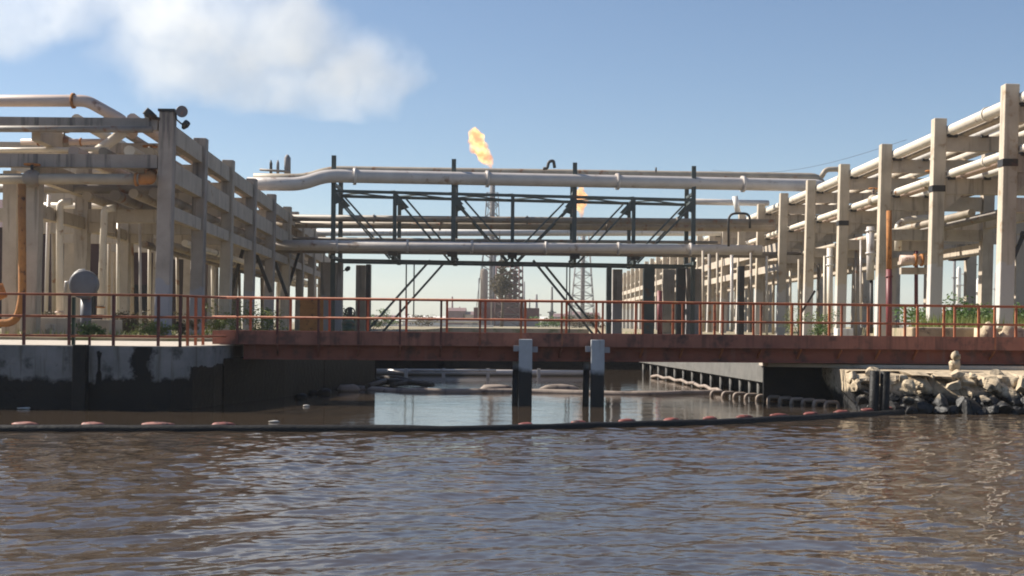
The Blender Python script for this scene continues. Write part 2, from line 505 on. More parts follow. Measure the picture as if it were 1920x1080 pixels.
def water():
    nr, nc = 1650, 1000
    ys = 5.0 * (150 / 5.0) ** (np.linspace(0, 1, nr))
    us = np.linspace(-0.95, 0.95, nc)
    Yg = np.repeat(ys[:, None], nc, 1)
    Xg = us[None, :] * Yg
    # slow warp so that no crest runs straight
    wx = 0.5 * np.sin(0.21 * Xg + 0.33 * Yg + 1.0) + 0.35 * np.sin(0.47 * Xg - 0.29 * Yg + 2.2)
    wy = 0.5 * np.sin(0.27 * Xg - 0.23 * Yg + 0.4) + 0.30 * np.sin(0.61 * Xg + 0.41 * Yg)
    X, Y = Xg + wx * 0.7, Yg + wy * 0.7
    H = np.zeros_like(X)
    K = 90
    for i in range(K):
        lam = 0.11 * (1.5 / 0.11) ** rng.random()
        k = 2 * math.pi / lam
        th = rng.normal(0, 0.75) + math.pi / 2 + 0.35
        ph = rng.random() * 6.28
        # each train comes in groups
        e1 = 0.55 + 0.45 * np.sin((Xg * rng.normal(0, .5) + Yg * rng.normal(0, .35)) / max(lam, .5) * 0.9 + rng.random() * 6.28)
        H += (lam ** 1.05) * e1 * np.sin(k * (X * math.cos(th) + Y * math.sin(th)) + ph)
    # scale to a target rms slope in the middle of the near field
    j0, j1 = 330, 700
    sl_ = np.gradient(H[j0:j1], axis=0) / np.gradient(Yg[j0:j1], axis=0)
    H *= 0.062 / np.sqrt((sl_ ** 2).mean())
    # gust patches
    g = 0.5 + 0.5 * np.sin(0.35 * Xg + 0.8 * np.sin(0.22 * Yg) + 0.9) * np.sin(0.3 * Yg + 0.5 * np.sin(0.4 * Xg))
    H *= 0.7 + 0.6 * g
    # the floating boom holds the ripples back
    by = np.interp(Xg, [-20, -9.5, 0, 4, 8.6, 10], [26.0, 26.0, 26.8, 28.2, 32.0, 34.5])
    t = np.clip((Yg - by + 0.2) / 0.8, 0, 1)
    t = t * t * (3 - 2 * t)
    H *= (1 - t) + 0.10 * t
    V = np.stack([Xg, Yg, H], -1).reshape(-1, 3)
    idx = np.arange(nr * nc).reshape(nr, nc)
    q = np.stack([idx[:-1, :-1], idx[:-1, 1:], idx[1:, 1:], idx[1:, :-1]], -1).reshape(-1, 4)
    # the calm outer water, just below the rippled part
    n0 = len(V)
    V = np.concatenate([V, np.array([[-900, -300, -.16], [900, -300, -.16], [900, 160, -.16], [-900, 160, -.16]])])
    q = np.concatenate([q, np.array([[n0, n0 + 1, n0 + 2, n0 + 3]])])
    me = bpy.data.meshes.new('water')
    me.vertices.add(len(V)); me.vertices.foreach_set('co', V.astype(np.float32).ravel())
    me.loops.add(q.size); me.loops.foreach_set('vertex_index', q.astype(np.int32).ravel())
    me.polygons.add(len(q))
    me.polygons.foreach_set('loop_start', (np.arange(len(q)) * 4).astype(np.int32))
    me.polygons.foreach_set('use_smooth', np.ones(len(q), bool))
    me.update(calc_edges=True)
    m, nt, out = new_mat('brown_water')
    b = N(nt, 'ShaderNodeBsdfPrincipled')
    nt.links.new(b.outputs[0], out.inputs[0])
    geo = N(nt, 'ShaderNodeNewGeometry')
    f, _ = noise_fac(nt, geo.outputs['Position'], 0.5, 0.35, 0.65)
    nt.links.new(mixc(nt, f, (0.060, 0.043, 0.029), (0.046, 0.034, 0.024)), b.inputs['Base Color'])
    b.inputs['Roughness'].default_value = 0.035
    b.inputs['IOR'].default_value = 1.33
    _, nf = noise_fac(nt, geo.outputs['Position'], 9.0, 0, 1, detail=3, stretch=(0.6, 1.4, 1))
    bp = N(nt, 'ShaderNodeBump'); bp.inputs['Strength'].default_value = 0.04; bp.inputs['Distance'].default_value = 0.05
    nt.links.new(nf, bp.inputs['Height']); nt.links.new(bp.outputs[0], b.inputs['Normal'])
    me.materials.append(m)
    o = bpy.data.objects.new('water', me)
    COL.objects.link(o)
    tag(o, kind='structure')


water()

# ------------------------------------------------------------------ left quay
q = MB()
# the front wall: a face with a bend towards the bridge, slightly rough
line = [(-60, 31.4)] + [(x, 31.4 + 0.03 * math.sin(x * 2.1)) for x in np.linspace(-16, -7.6, 24)] + [(-7.25, 32.0), (-6.98, 33.0), (-6.9, 33.6)]
back = [(-6.9, 37.6), (-60, 37.6)]
q.prism([tuple(map(float, p)) for p in line + back], -1.0, 1.40)
qo = q.build('quay_wall', 'quay', None, 'grey concrete quay wall with a tar black foot and a paved top', 'quay')
ab = MB().prism([(-6.87, 33.62), (-6.0, 37.2), (-5.45, 40.895), (-9, 40.895), (-9, 37.7), (-6.87, 37.7)], -1.0, 1.10)
ab.build('bridge_abutment', 'quay_dark', None, 'oil blackened abutment under the near end of the red footbridge', 'abutment')
MB().prism([(-5.44, 40.9), (-4.5, 46.4), (-4.7, 46.9), (-6.2, 46.9), (-6.2, 40.9)], -1.0, 1.512).build('canal_wall', 'quay_dark', None, 'oil black wall of the left canal bank behind the abutment', 'wall')
fp = P(150, 700, 31.2)
MB().box(fp.x - .15, fp.x + .15, 31.1, 31.36, -0.8, 1.44).build('fender_post', 'black', None, 'tar black timber fender standing against the grey quay wall', 'post', bevel=.02)
# oil-soaked rubble at the abutment foot
for k in range(9):
    c = PZ(430 + k * 22, 742 + 6 * math.sin(k * 2.3), 0.0)
    s = random.uniform(.10, .2)
    MB().ellipsoid((c.x, c.y + .2, .02), s * 1.4, s, s * .8, 10, 7, random.random() * 3, .5, k).build(
        'rubble_stone', 'black', None, 'oil soaked black stone at the foot of the dark abutment', 'stone', 'black stones by the abutment')


def rail_run(root, pts, z_top, z_mid, z_low, mat, r=0.028):
    for nm, z in (('top_rail', z_top), ('middle_rail', z_mid), ('low_rail', z_low)):
        if z is None: continue
        MB().tube([(p[0], p[1], z) for p in pts], r, 8).build(nm, mat, root)


qr = thing('railing', 'red brown tube railing along the edge of the left paved quay', 'railing', (-9.5, 31.6, 1.42))
qpts = [(-22, 31.62), (-7.65, 31.62), (-7.1, 33.3), (-6.93, 34.05)]
rail_run(qr, qpts, 2.56, 2.07, 1.63, 'redrail')
for px in (-38, 45, 130, 213, 297, 338):
    p = P(px, 600, 31.62)
    MB().box(p.x - .03, p.x + .03, 31.59, 31.65, 1.41, 2.56).build('post', 'darkrail', qr)
for px, Y in ((352, 32.2), (367, 32.9), (381, 33.5)):
    p = P(px, 600, Y)
    MB().box(p.x - .03, p.x + .03, Y - .03, Y + .03, 1.41, 2.56).build('post', 'redrail', qr)
p = P(138, 600, 31.7)
MB().box(p.x - .035, p.x + .035, 31.67, 31.74, 1.41, 2.5).build('post', 'dgreen', qr)
p = P(168, 640, 31.7)
MB().box(p.x - .025, p.x + .025, 31.67, 31.72, 1.3, 1.62).build('post', 'darkrail', qr)

# ------------------------------------------------------------------ footbridge
def BY(px):
    return 34.2 + (px - 445) / 1455.0 * 2.4


def bx(px, dy=0.0):
    Y = BY(px)
    return Vector((P(px, 620, Y).x, Y + dy, 0))


br = thing('footbridge', 'long rust red steel footbridge crossing the canal mouth', 'bridge', bx(1000) + Vector((0, 0, 1.05)))
A, B_ = bx(398), bx(2500)
ZR, ZF, ZFB, ZG = 2.575, 1.765, 1.435, 1.065


def span(a, b, dy, z0, z1, th, ext=0):
    d = (b - a).normalized()
    n_ = Vector((-d.y, d.x, 0))
    p, q = a + n_ * dy, b + n_ * dy
    return MB().beam(p + Vector((0, 0, (z0 + z1) / 2)), q + Vector((0, 0, (z0 + z1) / 2)), th, z1 - z0)


span(A, B_, 0.10, ZFB, ZF, 0.12).build('edge_beam', 'redox_top', br)
span(bx(398), B_, 1.05, ZFB + .1, ZFB + .22, 1.75).build('deck', 'redox', br)
span(A, B_, 2.05, ZFB, ZF, 0.12).build('edge_beam', 'redox_top', br)
g = MB()
a2, b2 = bx(455), B_
for (z0, z1, th) in ((ZG, ZG + .03, .26), (ZG + .03, ZFB - .005, .02)):
    d = (b2 - a2).normalized(); n_ = Vector((-d.y, d.x, 0))
    g.beam(a2 + n_ * .36 + Vector((0, 0, (z0 + z1) / 2)), b2 + n_ * .36 + Vector((0, 0, (z0 + z1) / 2)), th, z1 - z0)
g.build('girder', 'redox', br)
g = MB()
for (z0, z1, th) in ((ZG, ZG + .03, .26), (ZG + .03, ZFB - .005, .02)):
    g.beam(a2 + n_ * 1.8 + Vector((0, 0, (z0 + z1) / 2)), b2 + n_ * 1.8 + Vector((0, 0, (z0 + z1) / 2)), th, z1 - z0)
g.build('girder', 'redox', br)
front_px = [445, 520, 597, 672, 750, 827, 900, 977, 1053, 1130, 1205, 1280, 1355, 1427, 1502, 1578, 1650, 1720, 1790, 1865, 1938, 2011, 2084, 2157, 2230, 2303, 2376, 2449]
for i, px in enumerate(front_px):
    c = bx(px)
    fpost = MB().box(c.x - .026, c.x + .026, c.y - .03, c.y + .03, ZFB + .02, ZR).build('post', 'darkrail' if i < 6 else 'redrail', br)
    # the raking stiffener below each post
    if px > 460:
        MB().beam((c.x + .01, c.y + .02, ZFB - .01), (c.x - .04, c.y + .30, ZG + .1), .045, .05).build('bracket', 'orangerail' if i > 8 else 'redox_top', fpost)  # right-hand brackets coloured lighter to stand for sun catching them
rear_px = [470, 545, 618, 690, 762, 838, 910, 985, 1062, 1118, 1192, 1262, 1313, 1340, 1413, 1485, 1555, 1628, 1697, 1770, 1835, 1905, 1978, 2050, 2122, 2194, 2266, 2338, 2410]
for px in rear_px:
    c = bx(px, 2.05)
    c.x = P(px, 600, c.y).x
    MB().box(c.x - .03, c.x + .03, c.y - .03, c.y + .03, ZFB + .02, ZR + .02).build('post', 'orangerail' if px > 960 else 'redrail', br)
d = (B_ - A).normalized(); n_ = Vector((-d.y, d.x, 0))
for off, zt, mt in ((0.0, ZR, 'redrail'), (2.05, ZR + .02, 'redrail')):
    for nm, z in (('top_rail', zt), ('middle_rail', 2.10)):
        MB().tube([A + n_ * off + Vector((0, 0, z)), B_ + n_ * off + Vector((0, 0, z))], .027, 8).build(nm, mt, br)

for px, extra in ((985, -1), (1120, -1)):
    Yp = BY(px) - .28
    c = P(px, 700, Yp)
    t = thing('bridge_pile', 'white topped pile with an oil black foot under the bridge, ' + ('the more leftward of two' if px == 985 else 'beside the flame reflection'), 'pile',
              (c.x, Yp, -0.6), 'piles carrying the footbridge')
    MB().box(c.x - .165, c.x + .165, Yp - .16, Yp + .16, -.9, 1.62).build('shaft', 'pile', t, bevel=.015)
    MB().box(c.x - .30, c.x - .168, Yp - .10, Yp + .14, 1.32, 1.46).box(c.x + .168, c.x + .30, Yp - .10, Yp + .14, 1.30, 1.44).build('bracket', 'conc_grey', t)
    x2 = c.x - .26
    MB().tube([(x2, Yp + .75, -.9), (x2 + .03, Yp + .75, 1.10)], .085, 10).build('rear_shaft', 'pile', t)

# ------------------------------------------------------------------ right canal wall, ledge, rocks
cap = MB()
pa, pb = PZ(1432, 690, 1.0), Vector((5.1, 56, 0))
Yn = 38.0
xn = P(1432, 700, Yn).x
cap.prism([(xn, Yn), (xn + 1.2, Yn), (6.6, 58), (5.2, 58)], .48, 1.02)
cq = thing('canal_quay', 'grey concrete quay beam on thin piles along the right canal side', 'quay', (xn, Yn, 0))
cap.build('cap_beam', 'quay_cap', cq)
for k in range(15):
    t = k / 14
    y = Yn + .25 + (57.0 - Yn) * t ** 1.25
    x = xn + .12 + (5.2 - xn) * (y - Yn) / (58 - Yn)
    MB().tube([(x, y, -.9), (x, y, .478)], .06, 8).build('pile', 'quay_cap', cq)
MB().prism([(xn + .9, Yn + .6), (xn + 1.0, Yn + .6), (6.4, 58), (6.3, 58)], -.9, .479).build('back_wall', 'quay_dark', cq)

x0, x1 = P(1432, 700, 37.6).x, P(1596, 700, 37.6).x
MB().box(x0, x1, 37.6, 37.75, -.8, .93).build('sheet_wall', 'black', None, 'tar black steel sheet wall between the quay beam and the rocks', 'wall')
MB().prism([(x0 - .02, 36.9), (9.4, 36.3), (60, 35.2), (60, 38.25), (x0 - .02, 38.25)], .94, 1.03).build('ledge', 'paving', None, 'sunlit pale concrete ledge under the right part of the bridge', 'ledge')
MB().tube([P(1594, 690, 36.6), P(1578, 762, 36.4)], .03, 8).build('leaning_rod', 'conc_grey', None, 'thin pale rod leaning against the tar black sheet wall', 'rod')
# the stony bank: a steep broken face, its upper part split into slabs
bank = MB()
xs = np.linspace(8.3, 40, 520)
prof = [(32.75, -1.0), (32.9, -.1), (33.1, .12)] + [(33.15 + .55 * t ** 1.3, .12 + .72 * t) for t in np.linspace(.08, 1, 16)] + [(34.1, .90), (34.6, .93), (38.2, .935)]
vs, fs = [], []
m_ = len(prof)
for i, x in enumerate(xs):
    for j, (y, z) in enumerate(prof):
        k = 0 if j >= m_ - 2 else 1
        q_ = Vector((x * 1.7 + z * 1.2, z * 1.5, 2.0))
        d_, p_ = mnoise.voronoi(q_)
        cell = mnoise.cell(p_[0] * 7.3)
        edge = min(1.0, (d_[1] - d_[0]) * 4)
        o_ = k * (.42 * (cell - .5) - .20 * (1 - edge) + .14 * mnoise.noise(Vector((x * 4, z * 4, 0))))
        vs.append((x + .05 * k * mnoise.noise(Vector((x * 3, z * 5, 4))), y - o_ + (.45 if x < 9.0 else 0) * k, z + k * .05 * mnoise.noise(Vector((x * 2, z, 8)))))
for i in range(len(xs) - 1):
    for j in range(m_ - 1):
        a = i * m_ + j
        fs.append((a, a + m_, a + m_ + 1, a + 1))
bank._add(vs, fs)
bank.f.append(tuple(range(m_))); bank.smooth.append(False)
bank.build('bank', 'rock', kind='structure')


def rock_mesh(c, sx, sy, sz, seed):
    bm = bmesh.new()
    bmesh.ops.create_icosphere(bm, subdivisions=3, radius=1)
    off = Vector((seed * 3.1, seed * 1.7, seed * .9))
    # cut flat facets: a handful of planes shave the ball into a broken stone
    rr = random.Random(seed)
    planes = []
    for _ in range(15):
        n_ = Vector((rr.gauss(0, 1), rr.gauss(0, 1), rr.gauss(0, 1))).normalized()
        planes.append((n_, rr.uniform(.40, .80)))
    for v in bm.verts:
        p = v.co.normalized() * 1.0
        for n_, d_ in planes:
            k = p.dot(n_)
            if k > d_:
                p = p - n_ * (k - d_) * .96
        p = p * (1 + .09 * mnoise.noise(p * 2.6 + off) + .04 * mnoise.noise(p * 7 + off))
        v.co = Vector((p.x * sx, p.y * sy, p.z * sz))
    rot = Matrix.Rotation(rr.uniform(0, 6.28), 3, 'Z') @ Matrix.Rotation(rr.uniform(-.5, .5), 3, 'X')
    bmesh.ops.transform(bm, matrix=rot.to_4x4(), verts=bm.verts)
    me = bpy.data.meshes.new('rock')
    bm.to_mesh(me); bm.free()
    me.materials.append(M['rock'])
    o = bpy.data.objects.new('rock', me)
    COL.objects.link(o)
    o.location = c
    return o


k = 0
for row, (zc, yc, s0, s1, n) in enumerate(((0.06, 32.85, .14, .34, 27), (.24, 33.0, .14, .30, 13), (.58, 33.45, .12, .28, 7), (.82, 33.95, .10, .24, 12))):
    for i in range(n):
        x = 8.45 + (i + random.uniform(-.3, .3)) * (6.6 / n) + (0.15 if row == 0 else 0)
        if x < 8.3: x = 8.35
        s = random.uniform(s0, s1)
        y = yc + random.uniform(-.18, .18) + (.5 if x < 9.2 else 0)
        o = rock_mesh((x, y, zc + random.uniform(-.07, .07)), s * random.uniform(.8, 1.25), s, s * random.uniform(.7, 1.05), 100 + k)
        k += 1
        if row == 0:
            tag(o, 'oil blackened boulder at the waterline of the stony bank', 'rock', 'black rocks at the waterline')
        else:
            tag(o, 'pale broken limestone boulder heaped on the stony bank', 'rock', 'pale rocks of the bank')
# marker stone on the ledge and the two tarred posts
c = P(1790, 690, 34.7)
t = thing('stone_marker', 'small stack of weathered stones standing on the rock bank', 'cairn', (c.x, 34.7, .9))
MB().ellipsoid((c.x, 34.7, 1.08), .15, .14, .16, 12, 8, .4, .5, 3).build('base_stone', 'rock', t)
MB().ellipsoid((c.x + .03, 34.7, 1.30), .12, .11, .12, 12, 8, .9, .5, 5).build('top_stone', 'rock', t)
for px in (1639, 1659):
    c = P(px, 730, 32.9)
    MB().tube([(c.x - .03, 32.9, -.9), (c.x + .01, 32.9, .98)], [.12, .11], 10).build(
        'mooring_post', 'black', None, 'tar black post before the rocks, ' + ('one with a pale seam' if px == 1639 else 'closer to the open stony bank'), 'post', 'tarred posts before the rocks')

# ------------------------------------------------------------------ floating booms
def boom(pxs, r, mat, root, step=0.45, name='skirt', wob=0.02):
    pts = [PZ(a, b, 0.0) for a, b in pxs]
    fine = []
    for a, b in zip(pts[:-1], pts[1:]):
        n = max(2, int((b - a).length / step))
        for i in range(n):
            fine.append(a.lerp(b, i / n))
    fine.append(pts[-1])
    fine = [Vector((p.x, p.y + wob * 2 * mnoise.noise(p * .9), wob * mnoise.noise(p * 1.3 + Vector((5, 0, 0))))) for p in fine]
    rs = [r * (1 + .12 * mnoise.noise(p * 1.1)) for p in fine]
    MB().tube(fine, rs, 10).build(name, mat, root)
    return fine


fb = thing('oil_boom', 'long black oil boom with salmon floats in front of the bridge', 'boom', (0, 26.7, 0))
boom([(-900, 809), (-260, 808), (60, 808), (300, 808), (500, 808), (700, 808), (830, 809), (985, 806), (1120, 802), (1300, 797), (1400, 793), (1500, 788), (1600, 782), (1690, 776)], .11, 'black', fb)
for px, py in ((-72, 804), (50, 804), (175, 804), (298, 804), (420, 804), (985, 804), (1085, 800), (1175, 797), (1260, 795), (1330, 792), (1395, 789), (1460, 786), (1520, 783), (1577, 779), (1625, 775), (1660, 772)):
    c = PZ(px, py, 0.0)
    big = 1.0 if px < 500 else .72
    MB().ellipsoid((c.x, c.y - .04, .08), (.27 + .06 * math.sin(px)) * big, .11, .05, 14, 8, 0.0 if px < 900 else .35, .25, px).build('float', 'float' if px < 400 else 'darkfloat', fb)
# a broken bit of skirt lying over the middle of the boom
cb = thing('floating_boom', 'dirty tan floating boom across the canal behind the bridge piles', 'boom', (0, 43, 0))
boom([(640, 728), (690, 731), (760, 735), (880, 736), (990, 736), (1120, 739), (1240, 741), (1352, 737)], .115, 'boomtan', cb, .5, 'tube', .03)
for px, w_ in ((655, .35), (930, .5), (1050, .6)):
    c = PZ(px, 734, 0)
    MB().ellipsoid((c.x, c.y, .07), w_, .16, .15, 14, 8, 0, .3, px).build('bulge', 'boomtan', cb)
fpz = thing('floating_pipe', 'straight pale pipe lying low across the canal', 'pipe', (-2, 58, 0))
MB().tube([PZ(706, 697, .12), PZ(1118, 700, .12)], .115, 12).build('tube', 'silver', fpz)
for px in (762, 832, 915, 1010):
    c = PZ(px, 703, .1)
    MB().box(c.x - .06, c.x + .06, c.y - .2, c.y - .06, -.2, .34).build('strut', 'conc_pale', fpz)
MB().tube([PZ(770, 694, .3), PZ(930, 695, .3)], .05, 10).build('handrail', 'silver', fpz)
wz = [((704, 716), (812, 722), .11), ((716, 709), (770, 713), .09), ((735, 722), (800, 716), .08), ((690, 725), (745, 712), .10)]
for i, (a, b, r_) in enumerate(wz):
    MB().tube([PZ(*a, .1), PZ(*b, .1).lerp(PZ(*a, .1), .5) + Vector((0, .1, .05)), PZ(*b, .1)], [r_, r_ * .9, r_ * .6], 9).build(
        'driftwood_log', 'wood', None, ('longest dark log of the driftwood by the abutment', 'short dark log lying behind the longest driftwood log',
                                        'crooked dark log crossing the longest driftwood log', 'stubby dark log nearest the black abutment')[i], 'log', 'driftwood in the canal')
sb = thing('step_boom', 'string of small dirty floats zigzagging along the right canal piles', 'boom', (6, 44, 0))
zz = []
for i in range(13):
    t = i / 12
    p = PZ(1222 + 134 * t, 706 + 31 * t ** 1.3, 0.06)
    zz.append(p + Vector((0, 0, .06 * (i % 2))))
MB().tube(zz, .055, 8).build('line', 'boomtan', sb)
for i in range(11):
    t = i / 10
    c = PZ(1345 + 215 * t, 743 + 21 * t, 0.0)
    MB().tube(bent_path([c + Vector((-.17, 0, -.06)), c + Vector((-.16, 0, .13)), c + Vector((.16, .05, .13)), c + Vector((.18, .05, -.06))], .12), .05, 8).build(
        'float', 'boomtan', sb)
for i, (px, py, s) in enumerate(((48, 767, .08), (152, 766, .06), (258, 764, .06), (515, 792, .05), (575, 762, .04), (498, 741, .06))):
    c = PZ(px, py, 0)
    MB().ellipsoid((c.x, c.y - .05, .02), s * 2, s, .025, 10, 6, .1, .5, i).build(
        'floating_scrap', 'scrap', None, ('wide pale scrap afloat at the quay foot', 'pale scrap afloat below the black fender', 'tiny pale scrap afloat by the quay wall',
                                          'pale scrap afloat just behind the black boom', 'small pale scrap in the shade of the bridge', 'pale scrap against the black stones')[i], 'debris', 'scraps on the water')

# ------------------------------------------------------------------ pipe racks
def wcol(mb, x, y, wx, wy, z0, z1, lean=0.0):
    mb.beam((x - lean, y, z0), (x + lean, y, z1), wx, wy, up=(0, 1, 0))
    return mb


lr = thing('pipe_rack', 'shaded grey concrete pipe rack of tall columns left of the canal', 'pipe rack', (-12.5, 43, LZ))
LYS = [42.5, 48.5, 55, 62, 69.5, 77, 85, 93, 101, 110]
for i, Y in enumerate(LYS):
    x = LX(Y)
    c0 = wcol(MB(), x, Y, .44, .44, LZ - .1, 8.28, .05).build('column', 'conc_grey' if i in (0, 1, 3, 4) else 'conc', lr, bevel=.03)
    if i == 0:
        MB().box(x - .20, x + .30, Y - .25, Y + .25, 8.285, 8.36).build('column_cap', 'dsteel', c0)
    wcol(MB(), x - 4.0, Y, .44, .44, LZ - .1, 8.1 if i else 6.28, .04).build('column', 'conc', lr)
    if 2 <= i < 6:
        wcol(MB(), x - 8.2, Y + 1, .5, .44, LZ - .1, 7.4, .03).build('column', 'conc', lr)
    xl = x - ((8.4 if i < 6 else 4.2) if i else 9.5)
    for z0, z1 in ((7.72, 8.08), (6.58, 6.98), (5.35, 5.8)):
        if i == 0 and z0 < 6: continue
        MB().box(xl, x - .225, Y - .17, Y + .17, z0, z1).build('cross_beam', 'conc_grey' if i == 0 else 'conc', lr)
    if i < len(LYS) - 1:
        Y2 = LYS[i + 1]
        for (z0, z1, wd) in ((7.42, 7.98, .26), (6.22, 6.86, .26), (5.1, 5.5, .24)):
            for off in (0, 4.0):
                MB().beam((LX(Y + .23) - off, Y + .23, (z0 + z1) / 2), (LX(Y2 - .23) - off, Y2 - .23, (z0 + z1) / 2), wd, z1 - z0).build('rail_beam', 'conc', lr)
# haunches on the second and third bents
for i in (1, 2, 3):
    Y = LYS[i]; x = LX(Y)
    MB().prism([(x - 3.77, Y - .14), (x - 2.9, Y - .14), (x - 2.9, Y + .14), (x - 3.77, Y + .14)], 5.0, 5.345).build('haunch', 'conc', lr)
# steel knee braces further back
for (a, b, Y) in (((456, 468), (430, 560), 66), ((478, 470), (508, 548), 66), ((508, 470), (540, 560), 73), ((562, 470), (540, 540), 80)):
    MB().beam(P(*a, Y), P(*b, Y), .16, .16).build('knee_brace', 'dsteel', lr)

# runs along the left rack
def lrun(d, z, r, mat, label, y0=42.9, y1=108, n=10, rings=(.12, .31, .52)):
    pipe([(LX(y0) - d, y0, z), (LX(y1) - d, y1, z)], r, mat, label, 'pipes running along the left rack', n, rings)


lrun(.62, 8.24, .14, 'tanpipe', 'tan pipe on the top tier of the left rack, beside the column tips')
lrun(1.35, 8.28, .19, 'pink', 'thick pinkish pipe on the top tier of the left rack', y0=44)
lrun(2.2, 8.22, .13, 'greypipe', 'grey brown pipe along the middle of the top tier', y0=44)
lrun(3.1, 8.26, .17, 'cream', 'cream pipe on the top tier away from the canal', y0=44)
lrun(.6, 7.13, .15, 'tanpipe', 'tan pipe on the second tier beside the columns')
lrun(1.2, 7.16, .17, 'cream', 'cream pipe on the second tier of the left rack')
lrun(2.0, 7.12, .14, 'greypipe', 'grey brown pipe on the second tier of the left rack')
lrun(2.9, 7.14, .16, 'pink', 'pinkish pipe on the second tier of the left rack')
lrun(.65, 5.98, .17, 'greypipe', 'grey brown pipe on the lowest tier beside the columns', y0=44)
lrun(1.3, 5.96, .15, 'tanpipe', 'tan pipe on the lowest tier of the left rack', y0=44)
lrun(2.1, 5.98, .18, 'greypipe', 'thick grey pipe along the middle of the lowest tier', y0=45)
lrun(3.0, 5.95, .15, 'tanpipe', 'tan pipe on the lowest tier away from the canal', y0=45)
lrun(.75, 4.75, .12, 'cream', 'thin cream pipe slung under the lowest tier', y0=50)
lrun(1.7, 4.78, .16, 'tanpipe', 'tan pipe slung under the lowest tier', y0=50)
lrun(2.6, 4.8, .14, 'greypipe', 'grey pipe slung under the lowest tier', y0=52)

# runs across the front of the left rack
Yf = 42.1
pipe([P(-120, 241, Yf), P(286, 243, Yf)], .10, 'greypipe', 'narrow pipe in front of the topmost beam of the left rack', 'pipes across the front of the left rack')
pipe([P(-120, 335, Yf - .1), P(262, 336, Yf - .1)], .16, 'tanpipe', 'tan pipe with a rusty elbow across the front of the left rack', 'pipes across the front of the left rack', rings=(.985,), ringmat='rust')
MB().tube(bent_path([P(262, 336, Yf - .1), P(282, 336, Yf - .1), P(284, 322, Yf + 1.0)], .4), .172, 12).build('pipe_elbow', 'rust', None, 'rusty orange elbow ending the tan front pipe beside the first tall column', 'pipe elbow')
pipe([P(-200, 189, 43.6), P(163, 189, 43.6), P(226, 224, 43.9), P(248, 250, 46)], .185, 'pink', 'high pinkish pipe rising over the left rack and bending down', None, 14, (.45, .93), 'rust', .22)
pipe([P(234, 246, 45), P(172, 292, 45)], .17, 'cream', 'slanting cream pipe under the topmost beam of the left rack')
pipe([P(40, 266, 45.5), P(200, 266, 45.5)], .10, 'pink', 'short pinkish pipe between the two upper beams of the left rack', 'pipes across the front of the left rack', rings=(.2, .7), ringmat='rust')
pipe([P(-60, 281, 44.2), P(205, 280, 44.2)], .07, 'cream', 'thin cream pipe just above the second beam', 'pipes across the front of the left rack')
pipe([P(-60, 352, 46.8), P(300, 356, 46.8)], .15, 'greypipe', 'grey brown pipe crossing beneath the tan front pipe', 'pipes across the front of the left rack')
pipe([P(30, 385, 52), P(330, 392, 52)], .14, 'cream', 'cream pipe crossing low between the second columns', 'pipes across the front of the left rack')
pipe([P(190, 396, 58), P(330, 397, 58)], .16, 'tanpipe', 'tan cross pipe high between the third columns')
# downcomers
pipe([P(135, 378, 44.5), P(112, 380, 44.5), P(112, 592, 44.5)], .115, 'cream', 'cream downpipe with a bend at its top before the maroon shed', None, 12, (.97,), 'pink', .35)
pipe([P(215, 390, 45.5), P(196, 392, 45.5), P(188, 590, 45.5)], .115, 'cream', 'cream downpipe with a pink rusted foot near the grey drum', None, 12, (.93,), 'rust', .35)
pipe([P(92, 365, 50), P(86, 590, 50)], .07, 'silver', 'thin grey standpipe behind the cream downpipe')
pipe([P(76, 365, 47), P(74, 600, 47)], .06, 'cream', 'thin pale standpipe beside the first inner column')
pipe([P(41, 345, 41.6), P(42, 560, 41.6), P(30, 606, 41.6), P(-60, 606, 41.6)], .115, 'rust', 'rusty orange pipe dropping and curving away at the picture edge', None, 14, (), 'rust', 1.1)
MB().box(P(22, 400, 43.4).x - .21, P(22, 400, 43.4).x + .21, 43.2, 43.6, LZ - .1, 6.55).build('square_column', 'conc', None, 'square pale column beside the rusty orange downpipe', 'column')
MB().tube([P(-8, 536, 42), P(2, 560, 42)], [.22, .2], 12).build('red_valve', 'rust', None, 'small orange red valve at the picture edge', 'valve')
# plinths
MB().box(P(74, 610, 43.6).x, P(128, 610, 43.6).x, 43.4, 44.9, LZ - .1, 2.05).build('plinth', 'conc', None, 'low concrete plinth under the cream downpipe', 'plinth', bevel=.02)
MB().box(P(86, 610, 43.0).x, P(104, 610, 43.0).x, 42.9, 43.1, LZ - .1, 1.85).build('small_block', 'paving', None, 'small white block before the low plinth', 'block', bevel=.02)
MB().box(P(138, 610, 44.6).x, P(205, 610, 44.6).x, 44.6, 46.1, LZ - .1, 2.0).build('plinth', 'conc', None, 'wider mossy plinth under the grey round drum', 'plinth', bevel=.02)
# round drum
c = P(155, 533, 43.2)
t = thing('round_drum', 'blue grey round ended drum on a post behind the railing', 'drum', (c.x, 43.2, LZ))
dr = MB()
prof = [(-.05, .02), (-.045, .22), (-.02, .36), (.0, .425), (.04, .445), (.26, .445), (.29, .40), (.30, .02)]
dr.tube([(c.x + .0, 43.2 + a, c.z) for a, _ in prof], [b for _, b in prof], 22)
dr.build('shell', 'greydrum', t)
MB().tube([(c.x, 43.55, LZ - .1), (c.x, 43.55, c.z - .38)], .17, 12).build('post', 'greydrum', t)
MB().tube([(c.x - .42, 43.3, c.z + .05), (c.x - .54, 43.3, c.z + .05), (c.x - .56, 43.3, c.z - .25)], .06, 8).build('nozzle', 'silver', t)
MB().tube([(c.x - .30, 43.35, c.z + .33), (c.x - .16, 43.35, c.z + .43), (c.x + .02, 43.35, c.z + .455)], .035, 8).build('rim_glint', 'white', t)  # white arc painted in as sunlight on the drum's upper left rim

